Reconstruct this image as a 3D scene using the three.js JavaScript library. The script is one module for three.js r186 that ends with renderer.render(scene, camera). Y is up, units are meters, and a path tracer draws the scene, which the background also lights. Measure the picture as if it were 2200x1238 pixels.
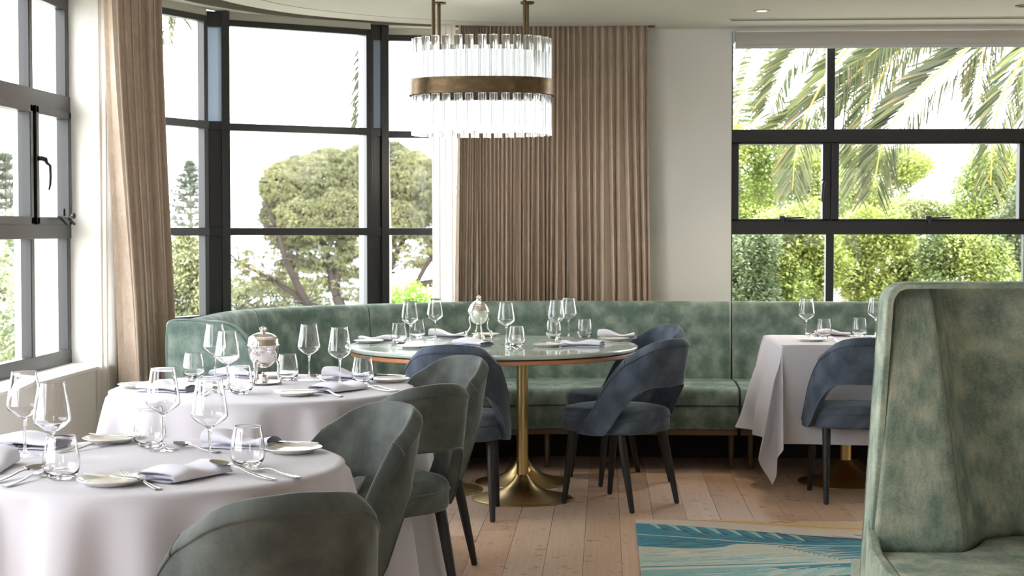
import * as THREE from 'three';
import { RoundedBoxGeometry } from 'three/addons/geometries/RoundedBoxGeometry.js';
import { mergeGeometries } from 'three/addons/utils/BufferGeometryUtils.js';
import { RectAreaLightUniformsLib } from 'three/addons/lights/RectAreaLightUniformsLib.js';

// ------------------------------------------------------------------ camera, sky, sun, exposure
const scene = new THREE.Scene();
const F_PX = 3400, EYE = 1.32;
const camera = new THREE.PerspectiveCamera(2 * Math.atan(619 / F_PX) * 180 / Math.PI, 2200 / 1238, 0.1, 2000);
camera.position.set(0, EYE, 0);
camera.rotation.set(-Math.atan(122 / F_PX), Math.atan(200 / F_PX), 0, 'YXZ');
camera.focus = 5.2; camera.userData.fStop = 9;

const renderer = new THREE.WebGLRenderer({ antialias: true });
renderer.toneMapping = THREE.LinearToneMapping;
renderer.toneMappingExposure = 1.27;
renderer.shadowMap.enabled = true;
renderer.shadowMap.type = THREE.PCFSoftShadowMap;
RectAreaLightUniformsLib.init();

// a bright overcast sky: a little brighter towards the zenith, as cloud is
{
  const W = 64, H = 32, d = new Float32Array(W * H * 4);
  for (let r = 0; r < H; r++) for (let c = 0; c < W; c++) {
    const el = Math.max(0, Math.sin(((r + 0.5) / H - 0.5) * Math.PI)), k = 0.85 + 0.3 * el, i = (r * W + c) * 4;
    d[i] = 0.97 * k; d[i + 1] = 1.0 * k; d[i + 2] = 1.03 * k; d[i + 3] = 1;
  }
  const t = new THREE.DataTexture(d, W, H, THREE.RGBAFormat, THREE.FloatType);
  t.mapping = THREE.EquirectangularReflectionMapping; t.magFilter = t.minFilter = THREE.LinearFilter; t.needsUpdate = true;
  scene.background = t; scene.backgroundIntensity = 7.5;
}
// hazy sun, high and from behind the building's right: it lights the garden, not the room
const sun = new THREE.DirectionalLight(0xfff2dc, 2.6);
sun.position.set(9, 16, 7); sun.target.position.set(0, 0, -14);
sun.castShadow = true; sun.shadow.radius = 3; sun.shadow.mapSize.set(2048, 2048);
Object.assign(sun.shadow.camera, { left: -40, right: 40, top: 40, bottom: -40, near: 1, far: 120 });
scene.add(sun, sun.target);

// ------------------------------------------------------------------ helpers
let SEED = 20240611;
const reseed = (n) => { SEED = n; };
const rnd = () => { SEED = (SEED + 0x6d2b79f5) | 0; let t = Math.imul(SEED ^ (SEED >>> 15), 1 | SEED); t = (t + Math.imul(t ^ (t >>> 7), 61 | t)) ^ t; return ((t ^ (t >>> 14)) >>> 0) / 4294967296; };
const R = (a, b) => a + (b - a) * rnd();
const clamp = (x, a = 0, b = 1) => Math.min(b, Math.max(a, x));
const lerp = (a, b, t) => a + (b - a) * t;
const smooth = (a, b, x) => { const t = clamp((x - a) / (b - a)); return t * t * (3 - 2 * t); };
const V = (x, y, z) => new THREE.Vector3(x, y, z);
const DEG = Math.PI / 180;
// a smooth curve through a table of [x, y]
function table(pts) {
  return (x) => {
    if (x <= pts[0][0]) return pts[0][1];
    for (let i = 1; i < pts.length; i++) if (x <= pts[i][0]) {
      const [x0, y0] = pts[i - 1], [x1, y1] = pts[i], t = (x - x0) / (x1 - x0), h = x1 - x0;
      const s = (k) => { const a = pts[Math.max(0, k - 1)], b = pts[Math.min(pts.length - 1, k + 1)]; return (b[1] - a[1]) / (b[0] - a[0]); };
      const m0 = s(i - 1) * h, m1 = s(i) * h, t2 = t * t, t3 = t2 * t;
      return (2 * t3 - 3 * t2 + 1) * y0 + (t3 - 2 * t2 + t) * m0 + (-2 * t3 + 3 * t2) * y1 + (t3 - t2) * m1;
    }
    return pts[pts.length - 1][1];
  };
}
// periodic value noise and its sum of octaves, both about 0..1
function noiseMaker(period, seed) {
  reseed(seed); const g = new Float32Array(period * period); for (let i = 0; i < g.length; i++) g[i] = rnd();
  return (x, y) => {
    const xi = Math.floor(x), yi = Math.floor(y), fx = x - xi, fy = y - yi, sx = fx * fx * (3 - 2 * fx), sy = fy * fy * (3 - 2 * fy);
    const at = (a, b) => g[(((b % period) + period) % period) * period + (((a % period) + period) % period)];
    return lerp(lerp(at(xi, yi), at(xi + 1, yi), sx), lerp(at(xi, yi + 1), at(xi + 1, yi + 1), sx), sy);
  };
}
// noise that tiles: su x sv cells across the unit square, doubled at each octave
const HASH = (() => { reseed(99); const p = Array.from({ length: 512 }, (_, i) => i % 256); for (let i = 255; i > 0; i--) { const j = Math.floor(rnd() * (i + 1)); [p[i], p[j]] = [p[j], p[i]]; } for (let i = 0; i < 256; i++) p[i + 256] = p[i]; return p; })();
function pn(u, v, su, sv, oct = 4, seed = 0) {
  let s = 0, a = 0.5, t = 0;
  for (let k = 0; k < oct; k++) {
    const x = u * su, y = v * sv, xi = Math.floor(x), yi = Math.floor(y), fx = x - xi, fy = y - yi, sx = fx * fx * (3 - 2 * fx), sy = fy * fy * (3 - 2 * fy);
    const x0 = ((xi % su) + su) % su, x1 = (x0 + 1) % su, y0 = ((yi % sv) + sv) % sv, y1 = (y0 + 1) % sv, h = (i, j) => HASH[(HASH[(i + seed * 7 + k * 31) & 255] + j * 3 + (i >> 8) * 17 + (j >> 8) * 29) & 511] / 255;
    s += a * lerp(lerp(h(x0, y0), h(x1, y0), sx), lerp(h(x0, y1), h(x1, y1), sx), sy); t += a; a *= 0.5; su *= 2; sv *= 2;
  }
  return s / t;
}
const N1 = noiseMaker(64, 11), N2 = noiseMaker(64, 23);
const fbm = (x, y, oct = 4, n = N1) => { let s = 0, a = 0.5, t = 0; for (let i = 0; i < oct; i++) { s += a * n(x, y); t += a; x *= 2; y *= 2; a *= 0.5; } return s / t; };
// a texture from a function of (u, v) in 0..1 that returns sRGB 0..255 (or one grey number)
function tex(size, f, { srgb = true, repeat = 1, repeatY } = {}) {
  const w = Array.isArray(size) ? size[0] : size, h = Array.isArray(size) ? size[1] : size, d = new Uint8Array(w * h * 4);
  for (let y = 0; y < h; y++) for (let x = 0; x < w; x++) {
    const c = f(x / w, y / h), i = (y * w + x) * 4;
    if (typeof c === 'number') d[i] = d[i + 1] = d[i + 2] = clamp(c, 0, 255); else for (let k = 0; k < 3; k++) d[i + k] = clamp(c[k], 0, 255);
    d[i + 3] = 255;
  }
  const t = new THREE.DataTexture(d, w, h, THREE.RGBAFormat);
  t.wrapS = t.wrapT = THREE.RepeatWrapping; t.magFilter = THREE.LinearFilter; t.minFilter = THREE.LinearMipmapLinearFilter; t.generateMipmaps = true;
  if (srgb) t.colorSpace = THREE.SRGBColorSpace;
  t.repeat.set(repeat, repeatY ?? repeat); t.needsUpdate = true;
  return t;
}
const mixc = (a, b, t) => [lerp(a[0], b[0], t), lerp(a[1], b[1], t), lerp(a[2], b[2], t)];

// geometry
function grid(nu, nv, f, { su = 1, sv = 1, uvf } = {}) {
  const p = [], uv = [], ix = [];
  for (let j = 0; j <= nv; j++) for (let i = 0; i <= nu; i++) {
    const u = i / nu, v = j / nv, q = f(u, v);
    p.push(q[0], q[1], q[2]); const w = uvf ? uvf(u, v, q) : [u * su, v * sv]; uv.push(w[0], w[1]);
  }
  for (let j = 0; j < nv; j++) for (let i = 0; i < nu; i++) {
    const a = j * (nu + 1) + i, b = a + 1, c = a + nu + 1, e = c + 1; ix.push(a, b, e, a, e, c);
  }
  const g = new THREE.BufferGeometry();
  g.setAttribute('position', new THREE.Float32BufferAttribute(p, 3)); g.setAttribute('uv', new THREE.Float32BufferAttribute(uv, 2)); g.setIndex(ix);
  g.computeVertexNormals();
  return g;
}
// joins the normals of the first and last column of a grid that closes on itself
function closeU(g, nu, nv) {
  const n = g.attributes.normal;
  for (let j = 0; j <= nv; j++) {
    const a = j * (nu + 1), b = a + nu, v = V(n.getX(a) + n.getX(b), n.getY(a) + n.getY(b), n.getZ(a) + n.getZ(b)).normalize();
    n.setXYZ(a, v.x, v.y, v.z); n.setXYZ(b, v.x, v.y, v.z);
  }
  return g;
}
const flip = (g) => { const ix = g.index.array; for (let i = 0; i < ix.length; i += 3) { const t = ix[i]; ix[i] = ix[i + 1]; ix[i + 1] = t; } g.computeVertexNormals(); return g; };
function merge(list) {
  return mergeGeometries(list.map((g) => { const q = g.index ? g.toNonIndexed() : g.clone(); for (const k of Object.keys(q.attributes)) if (!['position', 'normal', 'uv'].includes(k)) q.deleteAttribute(k); q.morphAttributes = {}; return q; }));
}
const box = (x0, x1, y0, y1, z0, z1, r = 0) => {
  const w = Math.abs(x1 - x0), h = Math.abs(y1 - y0), d = Math.abs(z1 - z0);
  const g = r ? new RoundedBoxGeometry(w, h, d, 2, Math.min(r, w / 2.1, h / 2.1, d / 2.1)) : new THREE.BoxGeometry(w, h, d);
  return g.translate((x0 + x1) / 2, (y0 + y1) / 2, (z0 + z1) / 2);
};
const lathe = (pts, seg = 32) => new THREE.LatheGeometry(pts.map((p) => new THREE.Vector2(Math.max(p[0], 0), p[1])), seg);
// a round bar through points, with a radius at each point
function limb(pts, radii, seg = 8, caps = true) {
  const n = pts.length, fr = [];
  let up = V(0.13, 0.2, 0.97);
  for (let i = 0; i < n; i++) {
    const t = pts[Math.min(n - 1, i + 1)].clone().sub(pts[Math.max(0, i - 1)]).normalize();
    const a = up.clone().sub(t.clone().multiplyScalar(up.dot(t))); if (a.lengthSq() < 1e-6) a.set(1, 0, 0).cross(t); a.normalize();
    fr.push([a, t.clone().cross(a)]); up = a;
  }
  const rad = (i) => (Array.isArray(radii) ? radii[i] : radii);
  const rows = []; for (let i = 0; i < n; i++) rows.push([pts[i], fr[i], rad(i)]);
  if (caps) { rows.unshift([pts[0], fr[0], 0.0001]); rows.push([pts[n - 1], fr[n - 1], 0.0001]); }
  const g = grid(seg, rows.length - 1, (u, v) => {
    const [p, [a, b], r] = rows[Math.round(v * (rows.length - 1))], w = u * 2 * Math.PI;
    return [p.x + (a.x * Math.cos(w) + b.x * Math.sin(w)) * r, p.y + (a.y * Math.cos(w) + b.y * Math.sin(w)) * r, p.z + (a.z * Math.cos(w) + b.z * Math.sin(w)) * r];
  }, { su: 0.1, sv: 0.5 });
  return closeU(g, seg, rows.length - 1);
}
const spline = (pts, n) => new THREE.CatmullRomCurve3(pts.map((p) => (p.isVector3 ? p : V(...p)))).getPoints(n);

// objects
const used = {};
const numbered = (n) => { const k = used[n] = (used[n] ?? -1) + 1; return k ? n + '_' + String(k).padStart(3, '0') : n; };
function part(name, geo, mat, parent, label) {
  const m = new THREE.Mesh(geo, mat); m.name = name; m.castShadow = m.receiveShadow = true;
  if (label) m.userData.label = label;
  parent.add(m); return m;
}
function thing(name, label, category, [x, y, z] = [0, 0, 0], turn = 0, group) {
  const o = new THREE.Group(); o.name = numbered(name); o.position.set(x, y, z); o.rotation.y = turn;
  o.userData = { label, category }; if (group) o.userData.group = group;
  scene.add(o); return o;
}
function single(name, geo, mat, label, category, [x, y, z] = [0, 0, 0], turn = 0, group) {
  const m = part(numbered(name), geo, mat, scene); m.position.set(x, y, z); m.rotation.y = turn;
  m.userData = { label, category }; if (group) m.userData.group = group;
  return m;
}
function copy(o, label, [x, y, z], turn = 0, group) {
  const c = o.clone(); c.name = numbered(o.name.replace(/_\d{3}$/, '')); c.position.set(x, y, z); c.rotation.set(0, turn, 0);
  c.userData = { ...o.userData, label }; if (group) c.userData.group = group;
  scene.add(c); return c;
}
function struct(name, geo, mat) {
  const o = geo ? part(name, geo, mat, scene) : new THREE.Group();
  o.name = name; o.userData.kind = 'structure'; scene.add(o); return o;
}

// ------------------------------------------------------------------ materials
const M = {};
const std = (o) => new THREE.MeshStandardMaterial(o), phys = (o) => new THREE.MeshPhysicalMaterial(o);
const rgb = (r, g, b) => new THREE.Color().setRGB(r, g, b);
const cx = (s) => new THREE.Color(s);
{
  const plaster = tex(256, (u, v) => 128 + 60 * (fbm(u * 64, v * 64, 3) - 0.5) + 30 * (N2(u * 64 * 4, v * 64 * 4) - 0.5), { srgb: false, repeat: 1 });
  M.wall = std({ color: cx('#e8e6e0'), roughness: 0.85, bumpMap: plaster, bumpScale: 0.0008 });
  M.ceiling = std({ color: cx('#cfccbf'), roughness: 0.9, bumpMap: plaster, bumpScale: 0.0005 });
  M.slot = std({ color: cx('#5f5d56'), roughness: 0.9 });
  M.outerWall = std({ color: cx('#eeece6'), roughness: 0.9 });
  M.frame = phys({ color: rgb(0.009, 0.009, 0.01), roughness: 0.42, clearcoat: 0.3, clearcoatRoughness: 0.3, bumpMap: plaster, bumpScale: 0.0004 });
  M.hardware = std({ color: rgb(0.05, 0.05, 0.055), roughness: 0.3, metalness: 0.8 });
  M.pane = phys({ color: 0xffffff, transmission: 1, roughness: 0, thickness: 0, ior: 1.22 });
  M.clear = phys({ color: 0xffffff, transmission: 1, roughness: 0, thickness: 0.002, ior: 1.5 });
  M.rod = phys({ color: rgb(0.97, 0.99, 0.99), transmission: 1, roughness: 0.09, thickness: 0.02, ior: 1.46 });
  M.glassFoot = phys({ color: 0xffffff, transmission: 1, roughness: 0, thickness: 0, ior: 1.5 });
  M.diffuser = std({ color: cx('#f4f4f0'), roughness: 0.6, emissive: cx('#f6fbff'), emissiveIntensity: 0.7 });
  const grainy = tex(256, (u, v) => 128 + 120 * (fbm(u * 64, v * 8, 3) - 0.5), { srgb: false, repeat: 4 });
  M.brass = phys({ color: rgb(0.58, 0.42, 0.19), metalness: 1, roughness: 0.33, bumpMap: grainy, bumpScale: 0.0002 });
  const patina = tex(256, (u, v) => mixc([106, 88, 66], [124, 105, 80], smooth(0.3, 0.75, pn(u, v, 16, 8, 5, 3))), { repeat: 2, repeatY: 4 });
  M.bronze = phys({ map: patina, metalness: 0.9, roughness: 0.38, bumpMap: grainy, bumpScale: 0.0002 });
  M.silver = phys({ color: rgb(0.86, 0.82, 0.78), metalness: 1, roughness: 0.09 });
  M.steel = phys({ color: rgb(0.5, 0.49, 0.48), metalness: 1, roughness: 0.18 });
  M.porcelain = phys({ color: cx('#efece2'), roughness: 0.25, clearcoat: 0.6, clearcoatRoughness: 0.08 });
  // velvet: mottled pile
  const velvet = (a, b, scale, contrast, seed, weave = 6) => { return tex(512, (u, v) => {
    const k = clamp(0.5 + contrast * (pn(u, v, scale, scale, 5, seed) - 0.5) * 2), w = (N2(u * 256, v * 256) - 0.5) * weave + (N1(u * 128, v * 32) - 0.5) * weave * 0.6;
    return mixc(a, b, k).map((x) => x + w); }, { repeat: 1 }); };
  const pile = tex(256, (u, v) => 128 + 70 * (N1(u * 256, v * 256) - 0.5) + 60 * (pn(u, v, 32, 32, 3, 7) - 0.5), { srgb: false, repeat: 3 });
  M.velvetBlue = phys({ map: velvet([56, 66, 80], [92, 103, 118], 12, 1.0, 31), roughness: 0.85, sheen: 1, sheenColor: rgb(0.84, 0.93, 1.0), sheenRoughness: 0.5, bumpMap: pile, bumpScale: 0.0008 });
  M.velvetGrey = phys({ map: velvet([72, 77, 75], [107, 112, 107], 12, 1.0, 32), roughness: 0.85, sheen: 1, sheenColor: rgb(0.88, 0.98, 0.96), sheenRoughness: 0.5, bumpMap: pile, bumpScale: 0.0008 });
  M.bluePiping = phys({ color: cx('#2f3a49'), roughness: 0.8, sheen: 0.6, sheenColor: rgb(0.4, 0.45, 0.5) });
  M.greyPiping = phys({ color: cx('#3c4542'), roughness: 0.8, sheen: 0.6, sheenColor: rgb(0.4, 0.45, 0.43) });
  M.banquette = phys({ map: velvet([88, 110, 101], [140, 156, 146], 16, 1.05, 33, 14), roughness: 0.8, sheen: 0.8, sheenColor: rgb(0.36, 0.46, 0.42), sheenRoughness: 0.4, bumpMap: pile, bumpScale: 0.001 });
  M.booth = phys({ map: velvet([122, 140, 126], [178, 184, 164], 17, 1.0, 34, 24), roughness: 0.8, sheen: 0.5, sheenColor: rgb(0.4, 0.46, 0.42), sheenRoughness: 0.45, bumpMap: pile, bumpScale: 0.001 });
  M.seamDark = std({ color: cx('#2a352f'), roughness: 0.9 });
  M.legBlack = phys({ color: rgb(0.012, 0.011, 0.011), roughness: 0.5 });
  M.plinth = std({ color: rgb(0.02, 0.018, 0.016), roughness: 0.8 });
  M.bronzeStrip = phys({ color: rgb(0.16, 0.11, 0.07), metalness: 0.7, roughness: 0.45 });
  const weave = tex(256, (u, v) => 128 + 45 * Math.sin(u * 256 * Math.PI) + 45 * Math.sin(v * 256 * Math.PI) + 40 * (N2(u * 128, v * 128) - 0.5), { srgb: false, repeat: 6 });
  M.linen = phys({ color: cx('#d0cdd4'), roughness: 0.9, sheen: 0.2, sheenColor: rgb(0.5, 0.5, 0.52), bumpMap: weave, bumpScale: 0.0003 });
  M.napkin = phys({ color: cx('#e6e5f0'), roughness: 0.9, sheen: 0.3, sheenColor: rgb(0.5, 0.5, 0.6), bumpMap: weave, bumpScale: 0.0004 });
  const slub = tex([512, 512], (u, v) => { const k = pn(u, v, 64, 16, 3, 1) * 0.6 + pn(u, v, 8, 8, 3, 2) * 0.4; return mixc([180, 162, 145], [213, 195, 177], k).map((x) => x + 14 * (N2(u * 256, v * 64) - 0.5)); }, { repeat: 1 });
  M.curtain = phys({ map: slub, specularIntensity: 0.3, roughness: 0.95, sheen: 0.3, sheenColor: rgb(0.45, 0.38, 0.32), sheenRoughness: 0.5, bumpMap: pile, bumpScale: 0.0008 });
  M.sheer = phys({ color: cx('#f3efe9'), roughness: 0.95, transmission: 0.55, thickness: 0, bumpMap: weave, bumpScale: 0.0004 });
  M.blind = phys({ color: cx('#cfcac2'), roughness: 0.9, transmission: 0.25, thickness: 0 });
  M.blindBar = std({ color: cx('#c3c6c6'), roughness: 0.5 });
  const stone = tex(512, (u, v) => { const n = pn(u, v, 6, 6, 5, 4), ve = smooth(0.06, 0.0, Math.abs(n - 0.5)); return mixc(mixc([168, 186, 177], [202, 212, 204], pn(u, v, 14, 14, 4, 5)), [190, 198, 188], ve * 0.5); }, { repeat: 0.9 });
  M.stone = phys({ map: stone, roughness: 0.22, clearcoat: 0.7, clearcoatRoughness: 0.06 });
  const wood = tex([512, 128], (u, v) => mixc([176, 114, 76], [216, 154, 110], pn(u, v, 4, 64, 3, 6)), { repeat: 1 });
  M.woodBand = phys({ map: wood, roughness: 0.4, clearcoat: 0.3, clearcoatRoughness: 0.3 });
  M.lamp = std({ color: 0xffffff, emissive: cx('#ffe2b0'), emissiveIntensity: 6 });
}

// ------------------------------------------------------------------ where the chairs stand: label, x, z, turn of the seat in degrees from +z
const CHAIRS_GREY = [
  ['grey-green velvet chair seen from behind at the bottom of the picture', -0.747, -3.28, -149.6],
  ['grey-green velvet chair beside the nearest table, its hollow inside facing us', -0.845, -4.42, -48],
  ['grey-green velvet chair showing its back and a leg, near side of second table', -0.775, -5.4, -134.5],
  ['grey-green velvet chair on the far side of the second table, farthest grey one', -0.785, -6.19, -48],
];
const CHAIRS_BLUE = [
  ['blue velvet chair seen from behind, left of the brass pedestal', -0.69, -7.32, 181],
  ['blue velvet chair right of the stone table, in front of another chair', 0.078, -7.65, -128],
  ['blue velvet chair behind another chair, right of the stone table by the banquette', 0.082, -8.4, -63],
  ['blue velvet chair at the square white table beside the booth', 1.235, -7.9, 184],
];

// ------------------------------------------------------------------ the room: x left to right, z towards the camera, metres
const CEIL = 2.56, LEFT = -2.36, BACK = -9.8, RIGHT = 5.2, REAR = 3.6;

// floor of old pine boards
{
  const knots = []; reseed(77);
  for (let i = 0; i < 130; i++) knots.push([rnd(), rnd(), R(0.0012, 0.008), rnd() < 0.6 ? 0 : 1]);
  const map = tex([1024, 1024], (u, v) => {
    const grain = pn(u, v, 64, 8, 3, 1), streak = pn(u, v, 180, 5, 2, 2), big = pn(u, v, 8, 8, 3, 3);
    let c = mixc([202, 170, 147], [230, 204, 182], 0.45 * grain + 0.25 * streak + 0.3 * big);
    for (const [ku, kv, r, kind] of knots) {
      const du = (u - ku) * 0.7, dv = (v - kv) * (kind ? 2.4 : 2.4), q = Math.hypot(du, kind ? dv * 0.8 : dv) / r;
      if (q < 1.6) c = mixc(c, kind ? [112, 74, 50] : [58, 42, 34], kind ? 0.6 * smooth(1.5, 0.3, q) : 0.9 * smooth(1.2, 0.5, q * 1.6));
    }
    const scratch = smooth(0.74, 0.8, pn(u, v, 14, 60, 3, 4)); c = mixc(c, [110, 78, 58], scratch * 0.35);
    return c;
  }, { repeat: 1 / 0.7, repeatY: 1 / 2.4 });
  const bump = tex(512, (u, v) => 128 + 90 * (pn(u, v, 64, 8, 3, 5) - 0.5), { srgb: false, repeat: 1 / 0.7, repeatY: 1 / 2.4 });
  const tones = ['#ffffff', '#f3ece4', '#fff4ea', '#e9ddd2'].map((c) => phys({ map, color: cx(c), roughness: 0.5, bumpMap: bump, bumpScale: 0.0009, clearcoat: 0.12, clearcoatRoughness: 0.35 }));
  const floor = struct('floor', box(-2.7, RIGHT + 0.2, -0.2, -0.018, -10.1, REAR + 0.2), std({ color: cx('#2e2018'), roughness: 0.9 }));
  reseed(5);
  const W = 0.154, rest = [];
  const board = (x0, z0, z1) => {
    const g = box(x0 + 0.0007, x0 + W - 0.0007, -0.02, R(-0.0008, 0.0006), z0 + 0.001, z1 - 0.001, 0.0012), p = g.attributes.position, uv = g.attributes.uv, ou = rnd(), ov = rnd() * 2;
    for (let i = 0; i < p.count; i++) uv.setXY(i, p.getX(i) - x0 + ou, p.getZ(i) + ov);
    return g;
  };
  for (let k = 0; k < 49; k++) {
    const x0 = -2.395 + k * W; let z = BACK - 0.01 - R(0, 2.4);
    while (z < REAR) {
      const z1 = Math.min(REAR, z + R(2.6, 4.4)), a = Math.max(z, BACK - 0.01);
      if (z1 > a + 0.05) {
        if (x0 < 2.2 && a < -2.6) part('floorboard', board(x0, a, z1), tones[Math.floor(rnd() * 4)], floor);
        else rest.push(board(x0, a, z1));
      }
      z = z1;
    }
  }
  const r = part('floorboard', merge(rest), tones[1], floor); r.userData.kind = 'stuff';
}

// a box along the segment A-B of a plan: from s0 to s1 along it, t0 to t1 into the room
function along(A, B, s0, s1, y0, y1, t0, t1, r = 0) {
  const L = Math.hypot(B[0] - A[0], B[1] - A[1]), dx = (B[0] - A[0]) / L, dz = (B[1] - A[1]) / L;
  const g = box(s0, s1, y0, y1, t0, t1, r);
  return g.applyMatrix4(new THREE.Matrix4().set(dx, 0, -dz, A[0], 0, 1, 0, 0, dz, 0, dx, A[1], 0, 0, 0, 1));
}
const segLen = (A, B) => Math.hypot(B[0] - A[0], B[1] - A[1]);
const extrudeXZ = (shape, y0, y1) => new THREE.ExtrudeGeometry(shape, { depth: y1 - y0, bevelEnabled: false, curveSegments: 24 }).rotateX(Math.PI / 2).translate(0, y1, 0);
const planShape = (pts) => new THREE.Shape(pts.map((p) => new THREE.Vector2(p[0], p[1])));

// plan of the glass: the left wall's window line, the bay's three bays with two box posts, the back window
const BAY = [[[-2.46, -8.28], [-2.232, -8.763]], [[-2.175, -8.93], [-1.405, -9.433]], [[-1.37, -9.69], [-0.3, -9.9]]];

// walls
struct('wall_left', merge([
  box(-2.6, LEFT, 0, 0.69, -7.39, REAR), box(-2.6, LEFT, 2.42, CEIL + 0.1, -7.39, REAR),
  box(-2.6, LEFT, 0, CEIL + 0.1, -8.3, -7.39), box(-2.6, LEFT, 0.69, 2.42, -4.1, -3.6), box(-2.6, LEFT, 0.69, 2.42, -0.4, REAR),
]), M.wall);
struct('wall_bay', merge([
  ...BAY.map(([A, B]) => along(A, B, -0.06, segLen(A, B) + 0.06, 0, 0.8, -0.16, 0.05)),
  along([-2.28, -8.7], [-2.1, -8.92], -0.05, 0.3, 0, 0.8, -0.2, 0.02), along([-1.46, -9.42], [-1.3, -9.66], -0.05, 0.32, 0, 0.8, -0.2, 0.02),
]), M.wall);
struct('wall_back', merge([
  box(-0.42, 0.773, 0, CEIL + 0.1, BACK - 0.2, BACK), box(0.773, 4.4, 0, 0.82, BACK - 0.2, BACK), box(0.773, 4.4, 2.545, CEIL + 0.1, BACK - 0.2, BACK), box(4.4, RIGHT, 0, CEIL + 0.1, BACK - 0.2, BACK),
]), M.wall);
struct('wall_right', box(RIGHT, RIGHT + 0.2, 0, CEIL + 0.1, BACK - 0.2, REAR + 0.2), M.wall);
struct('wall_rear', merge([
  box(-2.6, RIGHT, 0, 0.8, REAR, REAR + 0.2), box(-2.6, RIGHT, 2.3, CEIL + 0.1, REAR, REAR + 0.2), box(-2.6, 2.4, 0.8, 2.3, REAR, REAR + 0.2), box(3.8, RIGHT, 0.8, 2.3, REAR, REAR + 0.2),
]), M.wall);

// ceiling board with the curved curtain pocket and the fine groove beside it
{
  const far = spline([[-2.34, 0, -7.0], [-2.33, 0, -7.9], [-2.255, 0, -8.455], [-2.1, 0, -8.77], [-1.88, 0, -9.07], [-1.42, 0, -9.44], [-1.0, 0, -9.63], [-0.5, 0, -9.72], [0.3, 0, -9.73]], 60).map((p) => [p.x, p.z]);
  const near = spline([[-2.16, 0, -7.0], [-2.14, 0, -7.9], [-2.06, 0, -8.42], [-1.93, 0, -8.74], [-1.74, 0, -9.02], [-1.36, 0, -9.33], [-0.97, 0, -9.52], [-0.5, 0, -9.615], [0.3, 0, -9.625]], 60).map((p) => [p.x, p.z]);
  const g0 = spline([[-1.93, 0, -7.2], [-1.9, 0, -8.1], [-1.847, 0, -8.444], [-1.7, 0, -8.736], [-1.351, 0, -9.098], [-1.09, 0, -9.254], [-0.827, 0, -9.372], [-0.45, 0, -9.47], [0.3, 0, -9.5]], 60).map((p) => [p.x, p.z]);
  const s = planShape([[-2.44, -8.28], [-2.25, -8.74], [-2.14, -8.97], [-1.43, -9.44], [-1.33, -9.71], [-0.4, -9.89], [-0.4, BACK - 0.02], [RIGHT, BACK - 0.02], [RIGHT, REAR], [-2.44, REAR]]);
  s.holes.push(new THREE.Path([...far, ...near.slice().reverse()].map((p) => new THREE.Vector2(...p))));
  s.holes.push(new THREE.Path([...g0, ...g0.slice().reverse().map((p) => [p[0] + 0.009, p[1] + 0.011])].map((p) => new THREE.Vector2(...p))));
  struct('ceiling', extrudeXZ(s, CEIL, CEIL + 0.14), M.ceiling);
  // added grey strips: the shade inside pocket and groove is put into colour
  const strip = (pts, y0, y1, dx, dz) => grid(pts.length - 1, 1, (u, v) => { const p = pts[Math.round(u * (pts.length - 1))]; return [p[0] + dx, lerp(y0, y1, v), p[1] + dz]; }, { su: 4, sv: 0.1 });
  struct('shade_strip_3', merge([strip(far, CEIL + 0.0015, CEIL + 0.12, 0.006, 0.006), strip(far, CEIL + 0.0015, CEIL + 0.12, 0.002, 0.002)]), std({ color: cx('#817d70'), roughness: 0.8 }));
  struct('shade_strip_4', strip(g0, CEIL + 0.001, CEIL + 0.06, 0.003, 0.004), std({ color: cx('#6d6a60'), roughness: 0.9 }));
  struct('roof', extrudeXZ(planShape([[-2.8, REAR + 0.3], [-2.8, -8.4], [-2.3, -9.3], [-1.5, -9.95], [-0.4, -10.2], [RIGHT + 0.3, -10.2], [RIGHT + 0.3, REAR + 0.3]]), CEIL + 0.14, CEIL + 0.4), M.ceiling);
}
// baseboard of the back wall
struct('baseboard_back', box(-0.42, RIGHT, 0, 0.12, BACK, BACK + 0.015, 0.004), M.wall);

// steel windows
function handle(parent, parts) { part('handle', merge(parts), M.hardware, parent); }
const rodTo = (pts, r) => limb(pts.map((p) => V(...p)), r, 8);
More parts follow.
